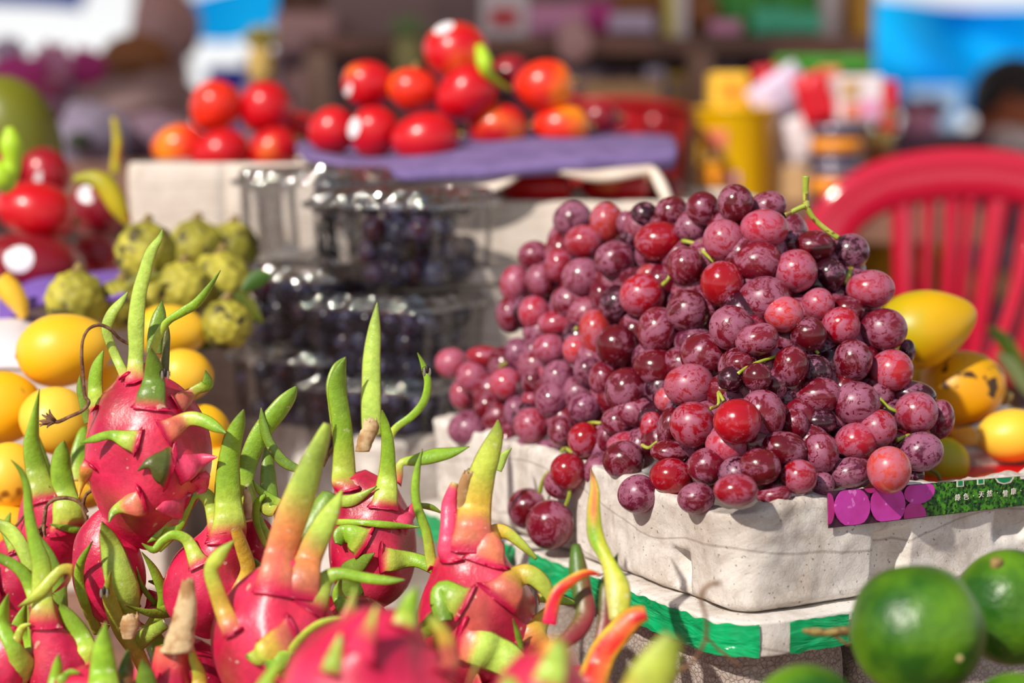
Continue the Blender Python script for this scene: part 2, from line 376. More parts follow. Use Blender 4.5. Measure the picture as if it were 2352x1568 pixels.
def strip(name, O, R, s0, s1, z0, z1, off, m, parent, ns=60, nz=6, rag=0.0015, taper=0, h=1, zt_=0):
    """flat tape stuck around a box wall between two perimeter positions"""
    V, F = [], []
    for i in range(ns + 1):
        s_ = s0 + (s1 - s0) * i / ns; x, y, nx, ny = R.at(s_)
        for j in range(nz + 1):
            f = j / nz; z = z0 + (z1 - z0) * f
            if j in (0, nz): z += noise.noise(Vector((s_ * 120, j * 9, 3))) * rag
            wr = noise.noise(Vector((s_ * 40, z * 160, 5))) * .0009 + noise.noise(Vector((s_ * 150, z * 300, 9))) * .0004
            of = off + wr - taper * (zt_ - z) / h
            p = Vector(O) + R.ex * (x + nx * of) + R.ey * (y + ny * of); p.z = z; V.append(p)
    for i in range(ns):
        for j in range(nz): a = i * (nz + 1) + j; F.append((a, a + nz + 1, a + nz + 2, a + 1))
    o = mobj(name, V, F, m, parent=None, base=parent.location); o.parent = parent; o.location = (0, 0, 0)
    return o
C0 = P(1695, 1424, 1.072)
ZB0, ZB1 = C0.z, C0.z + 0.0625
def rimf(s):
    a = 0.0
    if -0.10 < s < 0.03: a -= 0.006 * math.cos((s + .035) / .065 * math.pi / 2) ** 1
    return a
gbox, RB = foam_box('foam_box', (C0.x, C0.y, 0), .40, .385, ZB0, ZB1, .022, .016, M['foam'],
    'dirty white foam box with a grape picture strip, heaped with red grapes', taper=0.004, rimfun=rimf,
    dents=[(-.064, -.050, .14, .42, .012), (.093, .116, -.2, .56, .013), (.186, .208, .45, .78, .009), (-.19, -.172, .1, .6, .01), (-.30, -.28, .1, .65, .008)], rimn=0.0045, rough=.0026, step=.0022)
# lid / tray underneath with green tape
ZT1 = ZB0; ZT0 = ZB0 - 0.0215
CT = Vector((C0.x, C0.y, 0)) - EX * .010 - EY * .010
tray, RT = foam_box('foam_tray', CT, .42, .405, ZT0, ZT1 - .0005, .03, .03, M['foam'], 'shallow white foam tray bound with green tape under the grape box', 'tray', rough=.0012, rimn=.0006, floor_z=ZT1 - .002)
for (a, b) in ((-.40, -.235), (-.215, -.15), (-.143, .012), (.031, .072), (.074, .40)):
    strip('green_tape', CT, RT, a, b, ZT0 + .0015, ZT1 - .002, .0012, M['tape'], tray)
# the box under that
CU = CT + EX * .014 + EY * .014
ub, RU = foam_box('foam_box', CU, .088, .375, TZ, ZT0 - .0008, .03, .02, M['foam_pit'], 'pitted grey foam box at the bottom of the stack under the green tape', rough=.003, floor_z=ZT0 - .004)
ub2, _ = foam_box('foam_box', CU + EX * .094 + EY * .006, .23, .30, TZ, ZT0 - .02, .02, .02, M['foam_pit'], 'grey foam box edge beside the pitted box, behind the green orange', rough=.002)
# left box that carries the clamshells
CL = P(860, 1130, 1.47); lzt = P(860, 1015, 1.47).z
lb, RL = foam_box('foam_box', (CL.x, CL.y, 0), .13, .27, TZ, lzt, .02, .016, M['foam'], 'grimy white foam box carrying the stacked clear grape punnets', rimn=.003, rough=.003, floor_z=lzt - .03)
CM = P(905, 1100, 1.36)
# ---- printed strip on the right face of the grape box
nrm = -EY
fp = Vector((C0.x, C0.y, 0)) + nrm * 0.0020
def F_(px, py, lift=0.0):
    r = ray(px, py); o_ = Vector((0, 0, CZ)); p0 = fp + nrm * lift
    k = (p0 - o_).dot(nrm) / r.dot(nrm); return o_ + r * k
def decal(name, pts, m, lift, parent):
    V = [F_(x, y, lift) for x, y in pts]; V2 = [v - nrm * .0004 for v in V]; n = len(V)
    F = [tuple(range(n)), tuple(range(2 * n - 1, n - 1, -1))] + [(i, i + n, (i + 1) % n + n, (i + 1) % n) for i in range(n)]
    o = mobj(name, V + V2, F, m, base=parent.location, smooth=False); o.parent = parent; o.location = (0, 0, 0); return o
def ell(cx, cy, rx, ry, a0=0, a1=360, n=22, rot=0, clip=None):
    out = []
    for k in range(n + (0 if a1 - a0 == 360 else 1)):
        a = math.radians(a0 + (a1 - a0) * k / n); x = rx * math.cos(a); y = ry * math.sin(a); c, s = math.cos(rot), math.sin(rot)
        X, Y = cx + x * c - y * s, cy + x * s + y * c
        if clip: X, Y = clip(X, Y)
        out.append((X, Y))
    return out
lowy = lambda x: 1213 - (x - 1900) * 0.1165
topy = lambda x: 1128 - (x - 1900) * 0.078
clipf = lambda x, y: (max(1902, x), min(max(y, topy(max(x, 1900)) + 1), lowy(x) - 1))
pr = decal('printed_label', [(1900, 1128), (2352, topy(2352)), (2600, topy(2600)), (2600, lowy(2600)), (2352, lowy(2352)), (1903, 1213)], flat('print_dark_plum', (66, 30, 52), .35), 0, gbox)
gm = speck_mat('print_green_foliage', (20, 84, 26), (80, 150, 30), 300, (8, 40, 14), 500, .42, rough=.35)
decal('print_foliage', [(2145, topy(2145) + 1), (2352, topy(2352) + 1), (2600, topy(2600) + 1), (2600, lowy(2600) - 1), (2352, lowy(2352) - 1), (2125, lowy(2125) - 1), (2112, 1160)], gm, .0005, gbox)
pm = speck_mat('print_magenta_grape', (206, 66, 176), (190, 50, 150), 60, (226, 130, 210), 180, .3, rough=.3)
pd = speck_mat('print_dark_magenta_grape', (176, 30, 110), (200, 60, 150), 50, rough=.3)
for k, (cx, cy, rx, ry, mm, rt) in enumerate([(1905, 1168, 12, 36, pd, 0), (2102, 1185, 26, 34, pd, 0), (2112, 1130, 36, 26, pm, -.3), (1958, 1164, 41, 46, pm, 0), (2040, 1158, 40, 48, pm, 0), (2000, 1120, 14, 12, pd, 0)]):
    decal('print_grape', ell(cx, cy, rx, ry, rot=rt, clip=clipf), mm, .0010 + k * .0001, gbox)
wm_ = flat('print_white', (226, 220, 208), .4); tg = flat('print_letter_green', (0, 136, 80), .35)
for (x, wd, b) in ((2206, 16, 1118), (2253, 16, 1113)):
    y0 = topy(x) + 1
    decal('print_letter_outline', [(x - wd / 2, y0), (x + wd / 2, y0 - 1), (x + wd / 2, b - 1), (x - wd / 2, b)], wm_, .0018, gbox)
    decal('print_letter', [(x - wd / 2 + 3, y0), (x + wd / 2 - 3, y0 - 1), (x + wd / 2 - 3, b - 4), (x - wd / 2 + 3, b - 3)], tg, .0021, gbox)
def arcp(cx, cy, r1, r2, q1, q2): return ell(cx, cy, r1, q1, 0, 180) + ell(cx, cy, r2, q2, 0, 180)[::-1]
decal('print_letter_outline', [(2286, topy(2286) + 1), (2292, 1108), (2306, 1112), (2322, 1108), (2330, topy(2330) + 1)], wm_, .0018, gbox)
decal('print_letter', [(2290, topy(2290) + 1), (2295, 1105), (2306, 1108.5), (2318, 1105), (2325, topy(2325) + 1)], tg, .0021, gbox)
decal('print_letter_outline', [(2344, topy(2344) + 1), (2345, 1100), (2362, 1099), (2362, topy(2362) + 1)], wm_, .0018, gbox)
# the small printed characters
def textobj(name, body, size, m, parent, origin, xd, yd, nd, extr=.0002):
    cu = bpy.data.curves.new(name, 'FONT'); cu.body = body; cu.size = size; cu.align_x = 'CENTER'; cu.align_y = 'CENTER'; cu.extrude = extr; cu.resolution_u = 3
    o = bpy.data.objects.new(name, cu); COL.objects.link(o)
    dg = bpy.context.evaluated_depsgraph_get(); me = bpy.data.meshes.new_from_object(o.evaluated_get(dg))
    bpy.data.objects.remove(o); me.materials.clear(); me.materials.append(m)
    o = bpy.data.objects.new(name, me); COL.objects.link(o)
    X = Vector(xd).normalized(); Z = Vector(nd).normalized(); Y = Z.cross(X)
    Mx = Matrix((X, Y, Z)).transposed().to_4x4(); Mx.translation = Vector(origin)
    if parent is not None:
        o.parent = parent; Mx = Matrix.Translation(-Vector(parent.location)) @ Mx
    o.matrix_basis = Mx; return o
for ch, x, y, sz in (('綠', 2200, 1143, 16), ('色', 2219, 1141, 16), ('·', 2236, 1139, 16), ('天', 2254, 1136, 16), ('然', 2273, 1134, 16), ('·', 2291, 1132, 16), ('健', 2309, 1134, 16), ('康', 2328, 1129, 16), ('·', 2345, 1127, 16)):
    textobj('print_character', ch, sz * PXS(1.2), wm_, gbox, F_(x, y, .0012), EX, None, nrm)
# ================================================================ RED GRAPES
CR = {'A': (960, 380, 3.0156), 'B': (1500, 380, 3.0157), 'C': (1000, 800, 3.137), 'D': (1500, 800, 3.136),
      'G': (0, 500, 3.1357), 'H': (0, 900, 2.348), 'I': (400, 900, 2.348), 'J': (850, 900, 2.347), 'K': (500, 330, 2.34), 'Z': (0, 0, 1.0)}
def cpx(c, x, y): a = CR[c]; return a[0] + x / a[2], a[1] + y / a[2]
# tones: r bright red, p pink, m mauve, w dark wine, d dark purple, o orange pink, b purple with heavy bloom
TONE = {'r': ((146, 8, 26), .10), 'p': ((152, 30, 48), .17), 'm': ((104, 14, 34), .15), 'w': ((92, 8, 24), .09), 'd': ((48, 10, 26), .09), 'o': ((176, 50, 42), .15), 'b': ((92, 24, 50), .20), 'q': ((176, 62, 54), .21)}
GR = """A 1072 378 124 120 b 1;A 1310 395 108 128 o 1;A 1440 400 60 78 b 1;A 1572 340 90 78 d 1;A 1755 320 106 95 w 1;A 1150 530 135 118 p 0;A 1495 500 85 90 d 2
A 1668 525 168 138 r 0;A 803 625 100 95 m 1;A 980 690 105 118 p 0;A 1362 650 138 125 m 0;A 675 820 100 120 p 1;A 850 795 105 115 m 0;A 1135 770 140 130 m 0;A 1060 940 130 115 m 1
A 1275 910 80 110 m 1.5;A 640 1035 92 115 m 1;A 805 1020 110 118 p 0;A 965 1090 125 85 p 1;A 1150 1090 70 80 d 2;A 1610 750 90 65 o 1;A 1380 960 112 122 d 1;A 1550 900 157 148 r 0
A 1430 800 70 60 m 2;A 1235 1160 108 152 o 1;A 1375 1250 145 150 w 0;A 1660 1145 142 165 m 0;A 690 1310 85 108 b 1;A 800 1300 75 100 b 1.6;A 915 1270 122 105 p 0.2;A 1100 1280 90 100 o 1
A 1850 880 90 80 m 2;A 1650 1400 150 122 w 1
C 118 108 120 112 p 0.5;C 365 60 145 80 p 0.6;C 270 210 120 120 p 0;C 505 255 122 118 p 0;C 200 335 90 105 p 1;C 385 420 115 115 w 0.7;C 240 575 152 128 b 0;C 700 250 75 95 w 1
C 575 450 75 100 b 1.4;C 790 210 50 80 p 2;C 890 215 120 130 b 0.5;C 690 380 65 75 p 1.5;C 840 380 122 130 b 0;C 695 555 130 130 p 0.5;C 1075 430 120 112 b 0.3;C 910 605 100 112 w 0.6
C 1072 660 118 128 r 0;C 1098 165 95 105 b 1;C 1210 220 105 130 m 0.6;C 1375 305 152 168 m 0;C 1440 450 150 110 m 1.4;C 1310 530 115 110 w 0.8;C 1680 370 95 90 o 1.8;C 1555 560 80 105 r 0.9
C 1230 650 70 110 m 1.5;C 640 750 90 105 b 0.7;C 760 790 85 95 w 0.8;C 820 730 85 70 b 1.4;C 510 690 80 140 w 1.2;C 955 885 128 132 r -1.9;C 900 970 120 115 m -1.5;C 1170 890 105 120 m 0.6
C 1360 680 128 80 p 0.8;C 1355 805 150 140 w 0;C 1460 1050 148 140 b -1.7;C 665 1155 145 150 w -2;C 825 1270 172 180 m -2.6;C 1310 980 50 60 d 1;C 1700 1110 85 65 w 1
B 345 300 115 118 m 0;B 570 262 122 130 w -.4;B 790 280 120 90 m 1;B 265 430 105 95 b 1;B 490 520 142 145 p 0;B 770 435 163 132 p 0;B 225 700 130 135 m 0;B 725 670 155 128 m 1;B 960 530 100 85 d 2
B 1110 565 138 105 w 1;B 1365 595 130 122 d 0.6;B 985 730 150 148 p 0;B 1220 760 105 110 d 1;B 478 820 148 158 r 0;B 770 930 168 148 m 1;B 905 1030 135 125 o 0;B 1140 960 115 112 p 0.5
B 1350 1000 105 90 w 1;B 1505 855 165 130 p 0;B 1280 890 60 60 d 2;B 240 1010 152 145 w 0.5;B 540 1125 150 155 m 0;B 720 1205 150 112 m 0;B 1075 1170 125 122 w 0;B 1300 1110 132 130 r 0
B 1595 1135 162 145 m 0;B 1760 1290 50 80 d 1.5;B 360 1310 160 145 m 1;B 600 1370 90 70 w 1;B 1385 1350 132 145 w 0.2;B 1650 1420 150 145 p 0.4;B 955 1390 120 140 w 0;B 1120 1430 110 110 d 1
B 1190 1290 90 90 d 2;B 720 1465 100 98 w -.3;B 540 1480 95 90 d 0
D 260 265 182 155 p 0;D 870 270 90 110 w 1.2;D 950 370 75 90 d 2;D 1190 340 160 120 m 1;D 1290 260 70 90 m 2;D 1460 395 172 155 m 0;D 1870 330 155 90 d 1.2;D 1895 460 155 150 p 0
D 2070 510 90 130 m 1;D 1615 575 140 138 r 0;D 1460 670 140 125 p 1;D 1925 745 165 142 b 0.2;D 1700 875 158 170 q -1.7;D 1415 895 150 110 b 0.5;D 1205 755 133 152 m 0.4;D 1190 530 120 90 d 1.6
D 1020 550 90 110 w 1.4;D 940 725 160 120 w 1;D 605 525 170 162 r 0;D 790 480 150 170 m 1;D 285 550 165 165 r 0;D 110 570 80 150 w 0.9;D 530 700 140 130 p 1;D 385 850 138 135 m 0
D 770 850 148 132 w 0;D 120 750 128 85 w 1;D 125 920 150 130 r 0;D 1050 925 130 125 r 0;D 595 1020 158 118 r -1.5;D 310 1080 135 115 m -1.5;D 870 1055 125 80 m 0.6;D 1220 980 80 85 b 1
D 1900 910 50 50 d 1.6"""
def d_rim(px):
    k = (px - 1176) / FPX
    if px < 1690: t_ = (C0.x - k * C0.y) / (.4903 + .8716 * k); return C0.y + .8716 * t_
    t_ = (k * C0.y - C0.x) / (.8716 - .4903 * k); return C0.y + .4903 * t_
def ybase(px): return 1160 - (1650 - px) * .27 if px < 1650 else 1160 - (px - 1650) * .09
def g_depth(px, py, lay):
    if lay <= -1.5: return d_rim(px) - .014 + (lay + 2) * .012
    return d_rim(px) + .010 + .00021 * max(0, ybase(px) - 40 - py) + lay * .0095
seeds = [(1660, 560, 'red grape bunch on top of the heap with a bare forked green stem'),
         (1340, 600, 'pale red grape bunch beside the clear punnets, high on the heap'),
         (1130, 880, 'blurry purple grape bunch spilling towards the clear punnets'),
         (1980, 640, 'dark red grape bunch beside the crimson chair'),
         (2060, 990, 'red grape bunch over the printed picture strip'),
         (1640, 930, 'large red grape bunch facing forward in the middle of the heap'),
         (1800, 760, 'red grape bunch with small dark berries, above the middle of the heap'),
         (1280, 1060, 'red grape bunch with two berries hanging over the foam box edge'),
         (1640, 1110, 'low red grape bunch resting on the chipped foam rim')]
bunch = []
for (x, y, lab) in seeds:
    dd = g_depth(x, y, 1.5); b_ = P(x, y, dd); bunch.append(empty('grape_bunch', b_, lab, 'grapes', 'red grape bunches heaped in the foam box'))
gv, gf = sphere_vf(28, 18, lambda v: Vector((v.x * (1 + .04 * v.z), v.y * (1 + .04 * v.z), v.z)))
gme = bpy.data.meshes.new('grape'); gme.from_pydata([tuple(v) for v in gv], [], gf); gme.polygons.foreach_set('use_smooth', [True] * len(gme.polygons)); gme.materials.append(M['grape'])
def put_grape(px, py, rx, ry, tone, d, parent, me=gme, name='grape', jit=.10):
    o = bpy.data.objects.new(name, me); COL.objects.link(o); o.parent = parent
    c_ = P(px, py, d); o.location = c_ - Vector(parent.location); k = PXS(d) * 1.0
    o.rotation_mode = 'XYZ'
    if rx > ry:   # long axis (z) lies sideways
        o.scale = (ry * k, (rx + ry) / 2 * k, rx * k); o.rotation_euler = (0, math.radians(90) + random.uniform(-.25, .25), 0)
    else:
        o.scale = (rx * k, (rx + ry) / 2 * k, ry * k); o.rotation_euler = (0, random.uniform(-.2, .2), 0)
    col, al = TONE[tone]; c3 = lin(tuple(max(2, min(255, v * random.uniform(1 - jit, 1 + jit))) for v in col))
    o.color = (c3[0], c3[1], c3[2], al + random.uniform(-.05, .06))
    return o
glist = []
for it in GR.replace('\n', ';').split(';'):
    a = it.split(); px, py = cpx(a[0], float(a[1]), float(a[2])); sc = CR[a[0]][2]
    glist.append((px, py, float(a[3]) / sc, float(a[4]) / sc, a[5], float(a[6])))
near = lambda px, py: min(range(len(seeds)), key=lambda i: (seeds[i][0] - px) ** 2 + ((seeds[i][1] - py) * 1.15) ** 2)
for (px, py, rx, ry, tn, lay) in glist:
    k = near(px, py)
    if lay <= -2: k = 7
    kz = 1.03 if lay < 1 else 1.12
    put_grape(px, py, rx * kz, ry * kz, tn, g_depth(px, py, lay), bunch[k])
OUT = [(1290, 480), (1560, 470), (1680, 440), (1790, 480), (1970, 560), (2040, 660), (2080, 830), (2150, 950), (2140, 1060), (2060, 1110), (1700, 1140), (1450, 1090), (1250, 1030), (1060, 980), (1050, 840), (1160, 800), (1170, 640)]
def inpoly(x, y, poly):
    c_ = False
    for i in range(len(poly)):
        (x1, y1), (x2, y2) = poly[i], poly[i - 1]
        if (y1 > y) != (y2 > y) and x < (x2 - x1) * (y - y1) / (y2 - y1) + x1: c_ = not c_
    return c_
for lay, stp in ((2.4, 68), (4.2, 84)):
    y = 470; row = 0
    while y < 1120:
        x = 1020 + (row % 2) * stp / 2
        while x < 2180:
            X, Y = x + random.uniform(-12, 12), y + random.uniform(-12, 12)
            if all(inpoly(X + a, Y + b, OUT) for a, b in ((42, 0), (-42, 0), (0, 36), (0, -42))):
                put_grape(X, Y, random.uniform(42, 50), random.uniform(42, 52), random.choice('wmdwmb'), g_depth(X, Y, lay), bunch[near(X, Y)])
            x += stp
        y += stp * .9; row += 1
# stems
def stem_part(parent, pts, wpx, lay=0.5, m=None, name='stem', dd=None):
    V = [P(x, y, (g_depth(x, y, lay) if dd is None else dd)) for x, y in pts]; d0 = V[0].y
    rr = [wpx * .5 * PXS(d0) * (1.15 if i == 0 else 1.0) for i in range(len(pts))]
    v, f = tube_vf(V, rr, 8, len(pts) * 5); o = mobj(name, v, f, m or M['stem'], base=parent.location); o.parent = parent; o.location = (0, 0, 0); return o
b0 = bunch[0]
for p_, wd in (([(1851, 404), (1850, 440), (1853, 476)], 15), ([(1853, 472), (1835, 478), (1804, 494)], 12), ([(1850, 470), (1868, 500), (1895, 525), (1925, 546)], 13)):
    stem_part(b0, p_, wd, dd=1.19)
for k, pts, wd, ly in ((0, [(1568, 553), (1598, 560), (1612, 575), (1640, 600)], 9, .6), (0, [(1612, 553), (1600, 562), (1608, 590)], 7, .6), (5, [(1520, 655), (1535, 640), (1540, 620)], 9, .5),
                       (6, [(1695, 858), (1725, 838), (1770, 822), (1800, 812)], 8, .3), (5, [(1632, 938), (1650, 928), (1650, 900), (1662, 920)], 8, .2), (4, [(2020, 915), (2040, 935), (2060, 945)], 9, .4),
                       (8, [(1475, 1022), (1490, 1028), (1510, 1014)], 8, .2), (7, [(1380, 972), (1360, 970), (1345, 975)], 8, .2), (2, [(1130, 850), (1155, 838), (1165, 832)], 8, .4),
                       (7, [(1240, 1130), (1246, 1105), (1258, 1085)], 10, -2), (7, [(1300, 1160), (1308, 1130), (1300, 1100)], 9, -2), (6, [(1850, 790), (1868, 800), (1880, 812)], 8, .4), (4, [(2060, 1010), (2090, 1000), (2070, 1020)], 10, .5),
                       (3, [(1940, 650), (1950, 630), (1955, 615)], 12, .7), (7, [(1290, 1036), (1300, 1030), (1315, 1040)], 9, -.5), (1, [(1310, 770), (1320, 760), (1325, 750)], 8, .5)):
    stem_part(bunch[k], pts, wd, ly)
# ================================================================ DRAGON FRUIT
PINK = Vector(lin((226, 6, 78))[:3]); DPINK = Vector(lin((160, 2, 50))[:3]); LPINK = Vector(lin((240, 84, 120))[:3])
GRN = Vector(lin((128, 178, 26))[:3]); LGRN = Vector(lin((178, 206, 84))[:3]); DGRN = Vector(lin((74, 110, 24))[:3])
ORG = Vector(lin((244, 120, 60))[:3]); YEL = Vector(lin((214, 200, 50))[:3]); BRN = Vector(lin((96, 70, 40))[:3]); MAR = Vector(lin((150, 50, 60))[:3]); RED = Vector(lin((214, 20, 30))[:3]); TAN = Vector(lin((206, 168, 110))[:3])
def lerp(a, b, t): return a * (1 - t) + b * t
def sst(a, b, x):
    t = max(0, min(1, (x - a) / (b - a))); return t * t * (3 - 2 * t)
def bract_col(mode, t, t0, e, nz):
    """natural pigment: pink at the foot, green blade, browned tip"""
    if mode == 'R':
        c_ = lerp(RED, ORG, sst(.35, .75, nz)); c_ = lerp(c_, YEL, .7 * sst(.7, .95, abs(e)) + .3 * sst(.62, .8, nz)); c_ = lerp(PINK, c_, sst(0, .3, t)); return lerp(c_, BRN, .7 * sst(.95, 1, t))
    if mode == 'T':
        c_ = lerp(lerp(GRN, YEL, .6), GRN, sst(.4, .7, nz)); c_ = lerp(c_, lerp(ORG, LPINK, .3), sst(.35, .1, abs(e)) * sst(.5, .65, t) * .9 if False else (1 - sst(.25, .75, abs(e))) * sst(.5, .68, t) * .9)
        c_ = lerp(c_, TAN, .8 * sst(.78, .97, e)); c_ = lerp(c_, TAN, .6 * (1 - sst(.15, .4, t)) * nz); return lerp(c_, BRN, .85 * sst(.86, .96, t))
    if mode == 'p': c_ = lerp(PINK, LPINK, .55 + .3 * nz); c_ = lerp(c_, LGRN, sst(.88, 1.05, t)); return c_
    if mode == 'r': c_ = lerp(MAR, DGRN, sst(.1, .9, t + e * .3)); return c_
    if mode == 'x': c_ = lerp(BRN, DGRN, .35 + .3 * nz); return c_
    if mode == 'o': mid = lerp(ORG, PINK, .25 + .5 * nz); top = lerp(YEL, ORG, .45)
    elif mode == 'y': mid = lerp(YEL, ORG, .5); top = lerp(LGRN, YEL, .4)
    elif mode == 'q': mid = lerp(ORG, LPINK, .3); top = LGRN
    elif mode == 'd': mid = DGRN; top = lerp(DGRN, GRN, .3)
    elif mode == 'l': mid = LGRN; top = LGRN
    else: mid = lerp(LGRN, YEL, .3); top = GRN
    c_ = lerp(lerp(PINK, LPINK, .25), mid, sst(t0 - .09, t0 + .05, t + nz * .06)); c_ = lerp(c_, top, sst(t0 + .02, t0 + .28, t))
    c_ = lerp(c_, LGRN, .25 * (.5 + nz)); c_ = lerp(c_, DGRN, .55 * sst(.72, 1.0, t)) if mode not in 'oq' else c_
    c_ = lerp(c_, lerp(BRN, ORG, .3), .5 * sst(.86, 1.0, abs(e)) * sst(.25, .4, t)); c_ = lerp(c_, BRN, .8 * sst(.97, 1.0, t)); return c_
VIEW = Vector((0, 0, CZ))
def bract_mesh(parent, crop, pts, d0, dz, mode, t0, bvh, name='bract', front=True, thick=.17):
    s_ = CR[crop][2]
    if front:
        (x0, y0, w0), (x1, y1, _w1) = pts[0], pts[1]; L_ = math.hypot(x1 - x0, y1 - y0) or 1; e_ = min(w0 * .45, L_ * .6)
        pts = [(x0 - (x1 - x0) / L_ * e_, y0 - (y1 - y0) / L_ * e_, w0 * .9)] + [(x0, y0, w0 * 1.05)] + list(pts[1:])
    Q = [cpx(crop, p[0], p[1]) + (p[2] / s_,) for p in pts]
    n = 10 + 4 * len(Q); sm = crom(Q, n); W = []
    for i, (x, y, w_) in enumerate(sm):
        t = i / (n - 1); d = d0 + dz * (t ** 1.2)
        if bvh is not None:
            r = ray(x, y).normalized(); hit = bvh.ray_cast(VIEW, r)
            if hit[0] is not None and front: d = min(d, hit[0].y - .0006 - .004 * t)
        W.append([P(x, y, d), max(w_, 1.2) * PXS(d)])
    # smooth depth
    for _ in range(3):
        ys = [a[0].y for a in W]
        for i in range(1, n - 1):
            ny = min(W[i][0].y, (ys[i - 1] + ys[i] * 2 + ys[i + 1]) / 4); x, y, _w = sm[i]; W[i][0] = P(x, y, ny)
    V, F, CC = [], [], []; K = 12; sd_ = random.random() * 40; tw = random.uniform(-.5, .5)
    for i, (p, w_) in enumerate(W):
        t = i / (n - 1); a = W[max(i - 1, 0)][0]; b = W[min(i + 1, n - 1)][0]; T = (b - a).normalized()
        vd = (p - VIEW).normalized(); X = T.cross(vd)
        if X.length < 1e-4: X = Vector((1, 0, 0))
        X.normalize(); Y = X.cross(T).normalized()
        if Y.dot(vd) > 0: Y = -Y
        th = w_ * thick * (1.25 - .55 * t) + .0006; curl = w_ * .16 * (.2 + t)
        X = (X * math.cos(tw * t) + Y * math.sin(tw * t))
        for k in range(K):
            an = 2 * math.pi * k / K; cx, sy = math.cos(an), math.sin(an)
            wob = 1 + .05 * noise.noise(Vector((t * 6, sd_, 2 if cx > 0 else 7)))
            V.append(p + X * (cx * w_ * .5 * wob) + Y * (sy * th * .5 - curl * cx * cx))
            CC.append(bract_col(mode, t, t0, cx, .5 + .5 * noise.noise(Vector((t * 4, cx * 1.5, sd_)))))
    if front and bvh is not None:      # the foot flares out and lies down on the rind, so that it grows out of the skin
        T0 = .34 if n < 30 else .26
        for i in range(n):
            t = i / (n - 1)
            if t > T0: break
            s2 = sst(0, T0, t); p, w_ = W[i]
            for k in range(K):
                j = i * K + k; v = V[j]; q_ = v - p; v = p + q_ * (1 + .75 * (1 - s2) ** 1.5)
                hn = bvh.find_nearest(v)
                if hn[0] is None: continue
                tgt = hn[0] + hn[1] * (-.0022 + .0024 * s2)
                V[j] = tgt * (1 - s2) + v * s2
                CC[j] = lerp(lerp(PINK, DPINK, .38), CC[j], sst(.1, .9, s2))
    for i in range(n - 1):
        for k in range(K): F.append((i * K + k, i * K + (k + 1) % K, (i + 1) * K + (k + 1) % K, (i + 1) * K + k))
    F.append(tuple(range(K - 1, -1, -1))); F.append(tuple((n - 1) * K + k for k in range(K)))
    o = mobj(name, V, F, M['bract'], base=parent.location, cols=CC); o.parent = parent; o.location = (0, 0, 0); return o
